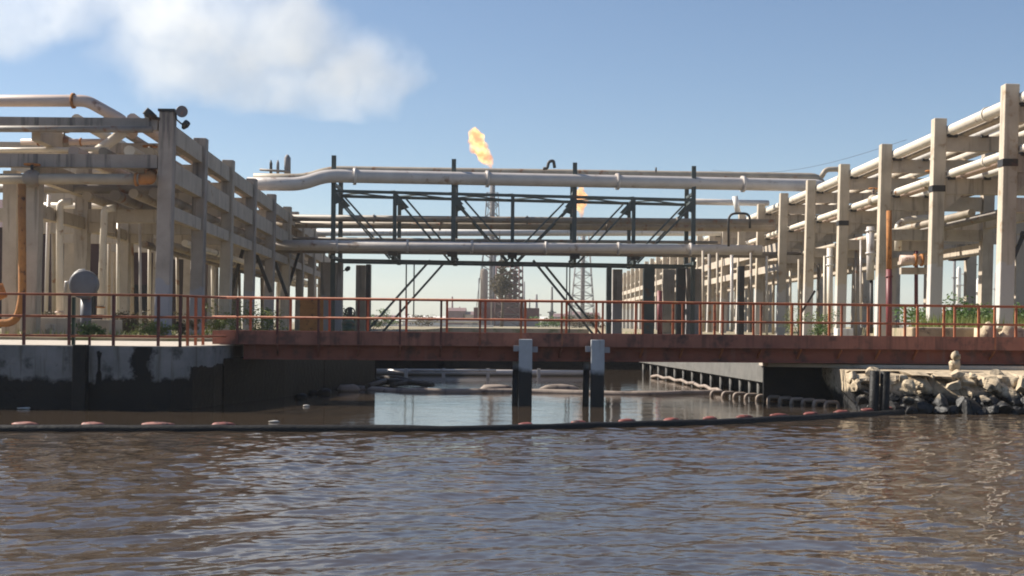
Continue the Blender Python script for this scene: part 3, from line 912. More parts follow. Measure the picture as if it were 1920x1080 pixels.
for k, (px, y0, y1, Y, r_, m_) in enumerate(((222, 400, 600, 53, .07, 'cream'), (246, 396, 600, 57, .09, 'tanpipe'), (262, 410, 600, 49, .05, 'silver'), (281, 398, 600, 60, .08, 'cream'),
                                           (100, 372, 600, 56, .09, 'tanpipe'), (160, 380, 600, 60, .08, 'cream'), (205, 384, 600, 66, .08, 'tanpipe'), (332, 452, 610, 66, .08, 'tanpipe'),
                                           (398, 452, 610, 74, .09, 'cream'), (408, 452, 610, 78, .07, 'tanpipe'), (448, 452, 610, 86, .09, 'cream'), (490, 452, 610, 90, .10, 'tanpipe'),
                                           (522, 455, 610, 96, .10, 'cream'), (556, 455, 610, 96, .12, 'tanpipe'), (590, 470, 610, 100, .10, 'cream'))):
    MB().tube([P(px, y0, Y), (P(px + (2 if k % 3 else -1), y1, Y).x, Y, LZ - .1)], r_, 8).build('standpipe', m_, None, 'thin pale standpipe among the columns of the left rack', 'pipe', 'thin standpipes in the left rack')
for k, (px, y0, Y, r_, m_) in enumerate(((1438, 480, 78, .07, 'cream'), (1450, 485, 90, .09, 'tanpipe'), (1482, 480, 86, .08, 'cream'), (1498, 486, 76, .07, 'tanpipe'), (1535, 484, 80, .10, 'greypipe'),
                                        (1546, 480, 70, .06, 'cream'), (1572, 470, 74, .09, 'tanpipe'), (1605, 470, 70, .07, 'greypipe'), (1645, 470, 66, .09, 'dsteel'), (1718, 440, 72, .10, 'darkred'))):
    MB().tube([P(px, y0, Y), (P(px, 612, Y).x, Y, LZ - .1)], r_, 8).build('standpipe', m_, None, 'thin standpipe among the columns of the right rack', 'pipe', 'thin standpipes in the right rack')


def valve(p, r, label, mat='tanpipe', up=.35):
    t = thing('pipe_valve', label, 'valve', p, 'valves on the pipe runs')
    MB().ellipsoid(p, r * 1.7, r * 1.9, r * 1.6, 12, 8).build('body', mat, t)
    st = MB().tube([p, p + Vector((0, 0, r + up))], r * .3, 8).build('stem', 'dsteel', t)
    c_ = p + Vector((0, 0, r + up))
    MB().tube([c_ + Vector((math.cos(a) * r * 1.3, math.sin(a) * r * 1.3, 0)) for a in np.linspace(0, 2 * math.pi, 15)], r * .18, 6).build('handwheel', 'rust', st)


valve(Vector((16.5, 46.0, 8.9)), .16, 'tan valve on the white top pipe, nearest bay of the right rack')
valve(Vector((15.9, 53.5, 7.44)), .17, 'tan valve on the pinkish lower pipe of the right rack')
valve(Vector((15.36, 60.0, 7.42)), .15, 'small tan valve on the cream lower pipe, third bay of the right rack')
valve(Vector((17.3, 67.0, 8.88)), .15, 'tan valve on the tan top pipe deep in the right rack')
valve(Vector((LX(46) - 1.2, 46.0, 7.16)), .17, 'tan valve on the second tier just behind the first tall column')
valve(Vector((LX(52) - .6, 52.0, 7.13)), .15, 'tan valve on the second tier between two tall left columns')
valve(P(120, 266, 45.5), .12, 'small valve on the short pinkish pipe of the left rack', 'greypipe', .2)
valve(P(60, 335, 42.0), .17, 'grey valve on the tan front pipe by the picture edge', 'greypipe', .25)

# floodlights on the first tall column
c = P(311, 212, 42.5)
t = thing('floodlight', 'dark tubular floodlight pointing left on the rack corner', 'floodlight', P(290, 222, 42.3))
MB().tube([P(272, 207, 42.2), P(279, 213, 42.25), P(292, 221, 42.3)], [.12, .13, .08], 12).build('lamp_head', 'dsteel', t)
MB().tube([P(279, 213, 42.25), P(282, 226, 42.25)], .03, 8).tube([P(290, 220, 42.3), P(300, 224, 42.3)], .05, 8).build('bracket', 'dsteel', t)
t = thing('floodlight', 'round grey floodlight on a bent bracket at the rack corner', 'floodlight', P(335, 225, 42.3))
MB().tube([P(341, 209, 42.22), P(341, 209, 42.34), P(341.5, 208, 42.5)], [.17, .18, .08], 16).build('lamp_head', 'greydrum', t)
MB().tube([P(330, 214, 42.35), P(331, 224, 42.35), P(340, 232, 42.35), P(346, 236, 42.35)], .025, 8).tube([P(333, 208, 42.3), P(329, 214, 42.35)], .025, 8).build('bracket', 'dsteel', t)
t = thing('floodlight', 'black cupped floodlight below the round grey one', 'floodlight', P(346, 240, 42.35))
MB().tube([P(352, 229, 42.3), P(347, 235, 42.35), P(343, 241, 42.4)], [.10, .11, .05], 12).build('lamp_head', 'dsteel', t)

# stubs beyond the left rack
for i, (px, y0, y1, r_, m_) in enumerate(((508, 300, 345, .10, 'dsteel'), (521, 300, 335, .10, 'farsteel'), (539, 290, 330, .22, 'farsteel'))):
    Y = 95
    pts = [P(px, y1, Y), P(px, y0 + 6, Y), P(px, y0, Y)]
    MB().tube(pts, [r_, r_, r_ * .35], 10).build('vent_stack', m_, None, ('thin dark vent behind the left rack', 'thin grey vent between a dark vent and a fat one',
                                                                          'fat pointed grey vent sticking up over the pipes')[i], 'vent', 'vents behind the left rack')
MB().tube([P(487, 318, 94), P(545, 322, 94)], .08, 8).build('pipe', 'greypipe', None, 'thin grey pipe at the feet of the vents', 'pipe')

# ------------------------------------------------------------------ right rack
rr_ = thing('pipe_rack', 'sunlit tall concrete pipe rack receding right of the canal', 'pipe rack', (16.5, 43, LZ))


def RX(Y):
    return 14.9 + max(0, Y - 100) * .009


RYS = [35.4 + 7.07 * k for k in range(0, 26)]
for i, Y in enumerate(RYS):
    x = RX(Y)
    top = 9.36
    near = Y < 110
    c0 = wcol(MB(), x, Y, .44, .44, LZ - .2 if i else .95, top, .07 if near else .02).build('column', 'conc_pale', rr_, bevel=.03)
    if i in (1, 2, 4):
        MB().box(x - .215, x + .245, Y - .235, Y + .235, 6.98 - .1 * i, 7.2 - .1 * i).build('clamp_band', 'dsteel', c0)
    wcol(MB(), x + 4.15, Y, .44, .44, LZ - .2, top - .25, .06 if near else .02).build('column', 'conc', rr_)
    for z0, z1 in ((8.22, 8.74), (6.7, 7.26), (5.5, 5.94)):
        if z0 < 6 and i % 2 == 0 and Y < 60: continue
        MB().box(x + .225, x + 3.92, Y - .17, Y + .17, z0, z1).build('cross_beam', 'conc', rr_)
    if Y > 52:
        wcol(MB(), x + 8.6, Y + 1.5, .5, .44, LZ - .2, 7.2, .02).build('column', 'conc', rr_)
        MB().box(x + 4.4, x + 8.35, Y + 1.3, Y + 1.7, 5.9, 6.5).build('cross_beam', 'conc', rr_)
    if near:
        MB()._add([(x + .225, Y - .13, 6.695), (x + .9, Y - .13, 6.695), (x + .225, Y - .13, 6.1), (x + .225, Y + .13, 6.695), (x + .9, Y + .13, 6.695), (x + .225, Y + .13, 6.1)],
                  [(0, 2, 1), (3, 4, 5), (0, 1, 4, 3), (1, 2, 5, 4), (2, 0, 3, 5)]).build('haunch', 'conc', c0)
        for d_, r_, zp in ((.48, .20, 8.95), (1.6, .16, 8.9), (.46, .15, 7.42), (1.7, .15, 7.42), (2.5, .19, 7.46)):
            zb = 8.74 if zp > 8 else 7.26
            MB().box(x + d_ - r_ * .8, x + d_ + r_ * .8, Y - .3, Y + .3, zb - .06, zp - r_ * .8).build('pipe_shoe', 'dsteel', rr_)
    if i < len(RYS) - 1:
        Y2 = RYS[i + 1]
        for z0, z1, off in ((6.0, 6.6, 4.15), (7.6, 8.2, 4.15), (5.0, 5.45, 4.15)) + (((5.1, 5.5, 0), (6.2, 6.68, 0)) if Y > 75 else ()):
            if off == 4.15 and z0 < 5.5 and Y < 55: continue
            MB().beam((x + off, Y + .23, (z0 + z1) / 2), (RX(Y2) + off, Y2 - .23, (z0 + z1) / 2), .24, z1 - z0).build('rail_beam', 'conc', rr_)


def rrun(d, z, r, mat, label, y0=30, y1=212, rings=(.07, .16, .28)):
    pts = [(RX(y0) + d, y0, z), (RX(100) + d, 100, z), (RX(y1) + d, y1, z)]
    o = MB().tube(pts, r, 12).build('pipe', mat, None, label, 'pipe', 'pipes running along the right rack')
    for t in rings:
        y = y0 + (100 - y0) * t * 3.2
        MB().tube([(14.9 + d, y - .05, z), (14.9 + d, y + .05, z)], r * 1.22, 12).build('flange', mat, o)


rrun(.48, 8.95, .20, 'cream', 'thick cream pipe on top of the right rack, closest to the canal')
rrun(.98, 8.85, .13, 'tanpipe', 'thin tan pipe behind the thick cream top pipe')
rrun(1.6, 8.9, .16, 'white', 'white pipe in the middle of the right rack top')
rrun(2.4, 8.88, .15, 'tanpipe', 'tan pipe toward the far side of the right rack top')
rrun(3.3, 8.95, .20, 'cream', 'thick cream pipe on the outer side of the right rack top')
rrun(.46, 7.42, .15, 'cream', 'cream pipe on the lower tier of the right rack, closest to the canal')
rrun(1.0, 7.44, .17, 'pink', 'pinkish pipe on the lower tier behind the cream one')
rrun(1.7, 7.42, .15, 'white', 'white pipe in the middle of the lower tier')
rrun(2.5, 7.46, .19, 'tanpipe', 'thick tan pipe on the lower tier of the right rack')
rrun(3.4, 7.42, .15, 'greypipe', 'grey pipe on the outer side of the lower tier')
rrun(1.4, 6.1, .14, 'tanpipe', 'tan pipe slung beneath the lower tier of the right rack', y0=50)
rrun(2.4, 6.08, .17, 'greypipe', 'grey pipe slung beneath the lower tier of the right rack', y0=50)

# fittings among the right columns
pipe([P(1684, 470, 60), P(1684, 420, 60), P(1702, 413, 60), P(1745, 409, 60)], .16, 'cream', 'cream pipe arching over between two columns of the right rack', None, 12, (), 'cream', .6)
pipe([P(1688, 487, 58), P(1738, 488, 58)], .20, 'pink', 'short rusty pink pipe stub between two right columns', None, 14, (.55, .8), 'rust')
MB().beam(P(1688, 508, 58.6), P(1745, 508, 58.6), .3, .28).build('tie_beam', 'conc', None, 'short concrete tie beam below the pink pipe stub', 'beam')
pipe([P(1667, 395, 47), P(1667, 505, 47)], .09, 'rust', 'yellowish rusty downpipe beside a right column', None, 10)
pipe([P(1667, 505, 47), P(1667, 640, 47)], .10, 'darkred', 'dark red standpipe below the yellowish downpipe', None, 10, (.1,), 'darkred')
pipe([P(1632, 425, 53), P(1632, 525, 53)], .15, 'silver', 'grey clad standpipe between two right columns', None, 12, (.08, .5), 'silver')
pipe([P(1634, 522, 53), P(1634, 625, 53)], .07, 'dsteel', 'black thin standpipe under the grey clad one')
pipe([P(1556, 465, 60), P(1556, 625, 60)], .13, 'cream', 'pale lumpy standpipe between middle columns of the right rack', None, 12, (.1, .2), 'white')
pipe([P(1614, 450, 62), P(1614, 600, 62)], .05, 'silver', 'slim grey conduit on a right column')
MB().beam(P(1500, 590, 66), P(1528, 545, 66), .10, .10).build('prop', 'dsteel', None, 'slanting dark prop among the right columns', 'prop')
MB().box(P(1570, 620, 44).x, P(1600, 620, 44).x, 44, 44.5, LZ - .1, 1.95).build('white_block', 'white', None, 'white painted block on the ground among the right columns', 'block', bevel=.02)
# looped pipe and wire at the right
pipe([P(1779, 484, 70), P(1796, 485, 70), P(1803, 470, 70)], .14, 'darkred', 'dark red elbow pipe sticking out from the second right column', None, 12, (), 'darkred', .5)
pipe([P(1788, 486, 69), P(1818, 486, 69), P(1818, 410, 69), P(1795, 408, 69)], .08, 'dsteel', 'slim black looped pipe right of the dark red elbow', None, 10, (), 'dsteel', .5)
pipe([P(1802, 470, 72), P(1802, 395, 72)], .20, 'farsteel', 'pale grey standpipe inside the black pipe loop', None, 12, (.5,), 'farsteel')
MB().tube([P(1780, 437, 66), P(1985, 436, 66)], .03, 6).build('conduit', 'dsteel', None, 'thin dark conduit strung between the right columns', 'conduit')
MB().beam(P(1919, 440, 55), P(1893, 500, 55), .14, .14).beam(P(1893, 500, 55), P(1890, 575, 55), .12, .12).build('bent_pole', 'dsteel', None, 'bent dark pole beside the tallest right column', 'pole')
MB().tube([P(1915, 441, 55), P(1960, 441, 55)], .16, 8).build('pole_lamp', 'dsteel', None, 'dark lamp on the bent pole at the picture edge', 'lamp')
# low bank wall at the right and grass on it
xa, xb = P(1704, 620, 39.9).x, P(2300, 620, 39.9).x
bw = MB().box(xa, xb, 39.6, 40.4, LZ - .2, 2.02)
bw.build('bank_wall', 'sandwall', None, 'low sunlit tan wall at the foot of the right rack', 'wall', bevel=.06)
MB().prism([(xa + .1, 40.41), (xb + 20, 40.41), (xb + 50, 150), (xa + 24, 150), (xa + 1.2, 44)], LZ - .1, 1.98).build('berm', 'soil', kind='structure')
for px, w_, h_ in ((1848, .4, .5), (1900, .6, .45)):
    c = P(px, 625, 39.2)
    MB().ellipsoid((c.x, 39.2, LZ + .1), w_, .3, h_, 12, 8, .3, .6, px).build('rock', 'rock', None, 'lone boulder before the low tan wall, ' + ('the smaller one' if px < 1880 else 'the wider one at the picture edge'), 'rock')

# ------------------------------------------------------------------ foliage
def leaf_cloud(c, rad, n, size, seed, flat=.0):
    r = random.Random(seed)
    mb = MB()
    clumps = [(Vector((r.gauss(0, .42), r.gauss(0, .42), r.gauss(0, .38))), r.uniform(.28, .5)) for _ in range(max(5, n // 60))]
    for _ in range(n):
        q_, s_ = r.choice(clumps)
        d = Vector((r.gauss(0, 1), r.gauss(0, 1), r.gauss(0, 1))).normalized() * s_ * (r.random() ** .4)
        p = q_ + d
        p = Vector((c[0] + p.x * rad[0], c[1] + p.y * rad[1], c[2] + p.z * rad[2]))
        a = Vector((r.gauss(0, 1), r.gauss(0, 1), r.gauss(0, .6))).normalized()
        b = a.cross(Vector((r.gauss(0, 1), r.gauss(0, 1), r.gauss(0, 1)))).normalized()
        s = size * r.uniform(.6, 1.4)
        mb._add([p - a * s, p + b * s * .45, p + a * s, p - b * s * .45], [(0, 1, 2, 3)])
    return mb


def bush(px, py, Y, w_, h_, mat, label, n=1100, size=.045, group='bushes around the racks'):
    c = P(px, py, Y)
    t = thing('bush', label, 'bush', (c.x, Y, LZ), group)
    leaf_cloud((c.x, Y, LZ + h_ * .5), (w_ * .6, w_ * .5, h_ * .62), n, size, int(px * 7 + py)).build('foliage', mat, t)
    st = MB()
    for k in range(4):
        a = k * 1.7
        st.tube([(c.x + .04 * math.cos(a), Y + .04 * math.sin(a), LZ - .05), (c.x + w_ * .25 * math.cos(a), Y + w_ * .25 * math.sin(a), LZ + h_ * .6)], [.02, .008], 5)
    st.build('stem', 'bark', t)
    return t


bush(172, 610, 42.6, .8, .4, 'leaf', 'low green bush at the foot of the grey drum')
bush(235, 600, 47, 1.1, .75, 'leafd', 'dry bush behind the railing between the inner columns')
bush(262, 590, 52, 1.3, .9, 'leafd', 'dark bush before the maroon shed doorway')
bush(290, 615, 41.6, 1.3, .42, 'leafy', 'yellowish weeds at the foot of the first tall column')
bush(345, 605, 44, .7, .6, 'leafd', 'small dry bush right of the first tall column')
bush(410, 600, 52, 1.2, 1.0, 'leafy', 'yellow green bush right of the second tall column')
bush(478, 592, 56, 1.8, 1.35, 'leafy', 'bright yellow green bush behind the start of the bridge railing')
bush(500, 605, 60, 1.2, 1.0, 'leaf', 'green bush beside the bright yellow green one')
bush(92, 600, 49, .9, .8, 'leafd', 'dry bush under the thin standpipes')
bush(700, 606, 95, 3.0, 1.3, 'leafd', 'dry bush beyond the left truss piers')
bush(1545, 612, 58, 1.3, .9, 'leaf', 'green bush between the middle columns of the right rack')
bush(1500, 608, 72, 1.8, 1.3, 'leafy', 'yellowish bush among the farther right columns')
bush(1800, 590, 52, 3.2, 1.25, 'leaf', 'wide green bush behind the low tan wall', 5200, .075)
bush(1852, 592, 58, 2.6, 1.2, 'leafy', 'yellowish bush between the two outermost right columns', 4200, .075)
bush(1905, 590, 50, 2.2, 1.2, 'leaf', 'green bush right of the tallest right column', 3600, .07)
bush(1700, 600, 66, 2.0, 1.1, 'leafd', 'dry bush seen under the pink pipe stub', 600)
bush(712, 608, 150, 4.0, 1.6, 'leaf', 'low green scrub beyond the raking legs', 700, .13)
bush(790, 608, 190, 5.0, 1.5, 'leafd', 'low dry scrub far beyond the truss', 700, .15)
bush(1030, 606, 210, 5.0, 1.9, 'leaf', 'green scrub right of the mauve plant house', 700, .17)
bush(1075, 606, 200, 4.0, 1.6, 'leafd', 'dry scrub below the lattice flare', 600, .17)
bush(648, 604, 90, 2.4, 1.7, 'leaf', 'green bush showing between the two left truss piers', 1100, .09)
bush(1120, 605, 180, 5, 2.2, 'leafd', 'dark scrub before the far end of the right rack', 600, .2)
# rough grass
gr = MB()
for _ in range(5200):
    if random.random() < .6:
        x, y, z = random.uniform(11.0, 20), random.uniform(40.5, 50), 1.98
        if x < 11.3 + (y - 40) * .3: continue
        h = random.uniform(.15, .55)
    else:
        x, y, z = random.uniform(-16, -6.5), random.uniform(40.0, 60), LZ
        h = random.uniform(.06, .28)
    a = random.uniform(0, 6.28); b = random.uniform(.004, .012) * 2
    ln = random.uniform(-.12, .12)
    gr._add([(x - b * math.cos(a), y - b * math.sin(a), z - .02), (x + b * math.cos(a), y + b * math.sin(a), z - .02), (x + ln, y + ln * .5, z + h)], [(0, 1, 2)])
tag(gr.build('grass', 'leafy'), kind='stuff')
# tree by the flare
c = P(941, 560, 230)
t = thing('tree', 'dark shaggy tree rising before the flare stack base', 'tree', (c.x, 230, LZ))
crz = P(941, 533, 230).z
trunk = MB().tube([(c.x, 230, LZ - .2), (c.x + .15, 230, LZ + 3), (c.x, 230, crz)], [.3, .22, .1], 8)
for k in range(6):
    a = k * 1.05
    trunk.tube([(c.x + .1, 230, LZ + 3 + k * .4), (c.x + 1.3 * math.cos(a), 230 + 1.3 * math.sin(a), crz + random.uniform(-1, 1.5))], [.1, .03], 5)
trunk.build('trunk', 'bark', t)
leaf_cloud((c.x, 230, crz), (1.5, 1.5, 2.9), 1700, .26, 5).build('crown', 'leafd', t)

# ------------------------------------------------------------------ pipe bridge (truss) over the canal
def TY(px):
    return 76.5 + (px - 625) / 675.0 * 3.4


def TP(px, py, dy=0.0):
    p = P(px, py, TY(px))
    return Vector((p.x, p.y + dy, p.z))


tr = thing('pipe_bridge', 'dark green steel truss carrying pipes high over the canal', 'truss bridge', (TP(960, 607).x, 78, LZ))
DY = 3.2
tpx = [625, 740, 850, 961, 1077, 1188, 1300]
ZT, ZB = TP(625, 358).z, TP(625, 487).z
X_ = [TP(px, 420).x for px in tpx]
Y_ = [TY(px) for px in tpx]
for dy in (0, DY):
    posts = []
    for i in range(7):
        tall = i in (0, 2, 4, 6)
        zt = 11.05 if tall and dy == 0 else (10.2 if tall else ZT)
        z0 = ZB - .1 if i not in (0, 6) else LZ + .0
        wd = .24 if tall else .20
        po = MB().box(X_[i] - wd / 2, X_[i] + wd / 2, Y_[i] + dy - .1, Y_[i] + dy + .1, z0, zt).build('post', 'steel', tr)
        posts.append(po)
    a, b = Vector((X_[0], Y_[0] + dy, 0)), Vector((X_[6], Y_[6] + dy, 0))
    MB().beam(a + Vector((0, 0, ZT)), b + Vector((0, 0, ZT)), .16, .16).build('top_chord', 'steel', tr)
    MB().beam(a + Vector((0, 0, ZB)), b + Vector((0, 0, ZB)), .13, .13).build('bottom_chord', 'steel', tr)
    for i in range(3):
        for (p, q) in ((i, i + 1), (6 - i, 5 - i)):
            sg = 1 if q > p else -1
            MB().beam((X_[p] + sg * .1, Y_[p] + dy, ZT - .35), (X_[q] - sg * .25, Y_[q] + dy, ZB + .1), .09, .09).build('diagonal', 'steel', tr)
            if dy == 0:
                MB().beam((X_[p] + sg * .62, Y_[p] + dy, ZT - .35), (X_[q] + sg * .3, Y_[q] + dy, ZB + .1), .09, .09).build('diagonal', 'steel', tr)
    # gussets
    for i in range(7):
        s = 1 if i < 3 else -1
        if i == 3: continue
        MB()._add([(X_[i], Y_[i] + dy - .06, ZT + .05), (X_[i] + s * .55, Y_[i] + dy - .06, ZT - .55), (X_[i], Y_[i] + dy - .06, ZT - .75),
                   (X_[i], Y_[i] + dy + .06, ZT + .05), (X_[i] + s * .55, Y_[i] + dy + .06, ZT - .55), (X_[i], Y_[i] + dy + .06, ZT - .75)],
                  [(0, 2, 1), (3, 4, 5), (0, 1, 4, 3), (1, 2, 5, 4), (2, 0, 3, 5)]).build('gusset', 'steel', posts[i])
for i in range(6):
    MB().beam((X_[i], Y_[i], ZT), (X_[i + 1], Y_[i + 1] + DY, ZT), .07, .07).beam((X_[i], Y_[i] + DY, ZT + .08), (X_[i + 1], Y_[i + 1], ZT + .08), .07, .07).build('top_bracing', 'steel', tr)
for i in range(7):
    MB().beam((X_[i], Y_[i] + .1, ZT - .02), (X_[i], Y_[i] + DY - .1, ZT - .02), .1, .12).build('cross_strut', 'steel', tr)
    MB().beam((X_[i], Y_[i] - .9, ZB + .12), (X_[i], Y_[i] + DY + .1, ZB + .12), .16, .2).build('cross_strut', 'steel', tr)
for i in range(1, 6):
    MB().box(X_[i] - .26, X_[i] + .26, Y_[i] - 1.2, Y_[i] - .95, ZB + .225, ZB + .50).build('hanger_bracket', 'dsteel', tr)
# pipe saddles at the tall posts
for i in (0, 2, 4, 6):
    MB().beam((X_[i], Y_[i] - .15, 9.52), (X_[i], Y_[i] + DY, 9.52), .14, .16).build('saddle', 'steel', tr)
# raking legs below
for (a, b) in (((822, 488), (700, 618)), ((1008, 488), (1122, 618))):
    for dy in (0, DY):
        p, q = TP(*a), TP(*b)
        ox = (.0 if dy == 0 else .62) - (.25 if a[0] > 900 else .45)
        MB().beam(p + Vector((ox, dy, 0)), (q.x + ox, q.y + dy, LZ - .1), .12, .12).build('raking_leg', 'steel', tr)
for px in (762, 769, 1063, 1073):
    p = TP(px, 490)
    MB().beam((p.x, p.y + (0 if px in (762, 1063) else DY), ZB), (p.x, p.y + (0 if px in (762, 1063) else DY), LZ + (.9 if px < 900 else .0)), .07, .07).build('hanger', 'steel', tr)
# piers below the truss ends
for (px0, px1, dy, m_, lab) in ((602, 642, 0.2, 'conc_grey', 'broad concrete pier carrying the left end of the truss'),
                               (668, 686, DY, 'conc', 'narrow tan pier right of the broad concrete one'),
                               (1148, 1166, DY, 'conc_grey', 'grey pier standing before the open gap to the far rack'),
                               (1206, 1226, 1.0, 'steel', 'dark green pier left of the reddish standpipe'),
                               (1242, 1264, 2.0, 'conc', 'tan pier next to the blackened one'),
                               (1268, 1284, 0.0, 'dsteel', 'blackened pier below the right end of the truss'),
                               (1286, 1316, 0.6, 'conc_grey', 'broad grey pier at the right end of the truss'),
                               (1384, 1394, -4, 'dsteel', 'slim blackened pier beside the right rack'),
                               (1137, 1146, 1.5, 'steel', 'slim dark pier left of the grey pier'),
                               (687, 695, 2.0, 'dsteel', 'slim black pier against the narrow tan one')):
    px = (px0 + px1) / 2
    Y = TY(px) + dy + .6
    xa_, xb_ = P(px0, 550, Y).x, P(px1, 550, Y).x
    MB().box(xa_, xb_, Y - .35, Y + .35, LZ - .2, ZB - .12).build('pier', m_, None, lab, 'pier', 'piers under the pipe bridge', bevel=.02)

# cross pipes
pipe([TP(466, 346, -.4), TP(566, 347, -.4), TP(612, 331, -.4), P(1542, 348, 81.6), P(1549, 382, 81.6)], .36, 'silver', 'big silver pipe on top of the truss, stepping up at its left end', None, 20, (.055, .31, .57, .83), 'silver', 1.0)
pipe([TP(466, 330, 1.4), TP(566, 331, 1.4), TP(612, 316, 1.4), P(1538, 334, 83.6), P(1544, 378, 83.6)], .30, 'tanpipe', 'brownish pipe behind the big silver one on top of the truss', None, 16, (), 'silver', 1.0)
pipe([P(1296, 378, 92), P(1440, 381, 94)], .20, 'silver', 'pale pipe crossing below the big silver one near the right rack')
pipe([P(505, 408, 79), P(1452, 417, 82.4)], .19, 'greypipe', 'grey pipe across the middle of the truss', None, 14, (.2, .5, .8))
pipe([P(505, 420, 80.5), P(1452, 428, 83.4)], .22, 'tanpipe', 'tan pipe just below the grey one across the truss', None, 14, (.33, .66))
pipe([P(505, 447, 79), P(1345, 455, 82)], .10, 'greypipe', 'thin brown pipe along the truss bottom', None, 10)
pipe([P(508, 459, 74.2), P(1428, 469, 77.2)], .27, 'silver', 'long silver pipe along the front of the truss bottom', None, 16, (.13, .27, .4, .55, .7, .85), 'silver')
pipe([P(514, 468, 76), P(1618, 480, 79.6)], .18, 'greypipe', 'dull pipe half hidden under the long silver one', None, 12)
pipe([P(560, 436, 96), P(1500, 436, 100)], .24, 'white', 'pale far pipe glimpsed through the truss', None, 12)
for k, (y_, yy, r_, m_, lab) in enumerate(((413, 83, .2, 'tanpipe', 'tan pipe high behind the left rack'), (430, 84, .24, 'greypipe', 'thick grey pipe behind the left rack'),
                                  (444, 82, .2, 'tanpipe', 'tan pipe low behind the left rack'), (459, 81, .19, 'pink', 'pinkish pipe lowest behind the left rack'))):
    pipe([P(318, y_, yy), P(522, y_ + 1, yy + .6)], r_, m_, lab, 'pipes crossing behind the left rack', 12)
MB().box(P(318, 425, 86).x, P(560, 425, 86).x, 85.7, 86.2, P(400, 452, 86).z, P(400, 396, 86).z).build('tie_beam', 'conc', None, 'deep concrete tie beam closing the back of the left rack', 'beam')
# vent on top
t = pipe([P(1018, 316, 79.6), P(1026, 316, 79.6), P(1029, 303, 79.6), P(1038, 301, 79.6), P(1040, 315, 79.6)], .09, 'dsteel', 'dark gooseneck vent on the top pipe', None, 10, (), 'dsteel', .3, 'gooseneck_vent', 'vent')
c = P(1230, 322, 81.2)
MB().tube([c, P(1230, 314, 81.2)], .05, 8).build('vent_stub', 'dsteel', None, 'tiny stub on the top pipe right of the gooseneck', 'vent')
pipe([P(1540, 332, 76), P(1548, 318, 76), P(1575, 317, 76), P(1580, 332, 76)], .14, 'tanpipe', 'small arched pipe beside the top of the right rack', None, 10, (), 'tanpipe', .5)
# lamp on the pier
t = thing('pier_lamp', 'small black lamp on an arm beside the broad pier', 'lamp', P(650, 508, 77))
MB().tube([P(643, 508, 77), P(650, 506, 77)], .03, 6).build('arm', 'dsteel', t)
MB().tube([P(648, 507, 76.9), P(653, 503, 76.9), P(656, 500, 76.9)], [.10, .14, .06], 10).build('lamp_head', 'dsteel', t)
# valve wheel and orange panel near the bridge start
c = P(654, 600, 64)
t = thing('valve', 'dark green valve with a tall spindle beyond the bridge railing', 'valve', (c.x, 64, LZ))
MB().tube([(c.x, 64, LZ), (c.x, 64, LZ + .35)], .3, 12).ellipsoid((c.x, 64, LZ + .4), .32, .3, .25).build('body', 'dgreen', t)
sp_ = MB().tube([(c.x + .05, 64, LZ + .5), (c.x + .05, 64, LZ + 1.15)], .11, 8).build('spindle', 'dsteel', t)
MB().tube([(c.x + .05 + .22 * math.cos(a), 64, LZ + .95 + .22 * math.sin(a)) for a in np.linspace(0, 6.28, 14)], .035, 6).build('handwheel', 'dsteel', sp_)
a, b = P(562, 596, 50), P(606, 596, 50)
MB().box(a.x, b.x, 50, 50.06, LZ, P(580, 562, 50).z).build('orange_panel', 'rust', None, 'rusty orange sheet panel behind the bridge railing', 'panel')
pipe([P(1237, 545, 74), P(1237, 630, 74)], .14, 'darkred', 'reddish standpipe beside the dark green pier', None, 12)
pipe([P(1366, 462, 70), P(1366, 400, 70), P(1406, 400, 70), P(1406, 428, 70)], .06, 'dsteel', 'dark hooked pipe at the meeting of truss and right rack', None, 10, (), 'dsteel', .4)
pipe([P(1378, 368, 88), P(1384, 400, 88)], .18, 'white', 'short tilted white pipe beside the right rack', None, 12)
for i, (px, y0) in enumerate(((1318, 470), (1330, 476), (1345, 474), (1372, 478), (1408, 474))):
    pipe([P(px, y0, 72 + i), P(px + 1, 622, 72 + i)], .07 + .02 * (i % 2), ('tanpipe', 'greypipe', 'tanpipe', 'silver', 'greypipe')[i],
         ('tan slim downpipe closest to the broad grey pier', 'grey brown slim downpipe second from the broad grey pier', 'tan downpipe in the middle of the slim row',
          'pale slim downpipe left of the slim blackened pier', 'tan downpipe touching the right rack')[i], 'slim downpipes by the right rack', 8)
# sky wire
wp = [P(1335, 319, 160).lerp(P(1700, 262, 110), t) + Vector((0, 0, -1.2 * math.sin(math.pi * t))) for t in np.linspace(0, 1, 14)]
MB().tube(wp, .016, 5).build('overhead_wire', 'dsteel', None, 'thin overhead wire sloping up toward the right rack', 'wire')

# ------------------------------------------------------------------ sheds and far plant
a, b = P(-260, 500, 76), P(283, 500, 76)
sh = thing('shed', 'dark maroon sheet shed behind the left rack', 'shed', ((a.x + b.x) / 2, 84, LZ))
zt = P(100, 428, 76).z
MB().box(a.x, b.x, 76, 92, LZ, zt).build('wall', 'maroon', sh)
MB()._add([(a.x - .3, 75.6, zt), (b.x + .3, 75.6, zt), (b.x + .3, 92.4, zt), (a.x - .3, 92.4, zt), (a.x - .3, 84, zt + 2.2), (b.x + .3, 84, zt + 2.2)],
          [(0, 1, 5, 4), (2, 3, 4, 5), (0, 4, 3), (1, 2, 5), (0, 3, 2, 1)]).build('roof', 'roof', sh)
for px in (30, 150, 250):
    c = P(px, 560, 75.9)
    MB().box(c.x - .8, c.x + .8, 75.9, 75.995, LZ, LZ + 2.4).build('door', 'black', sh)


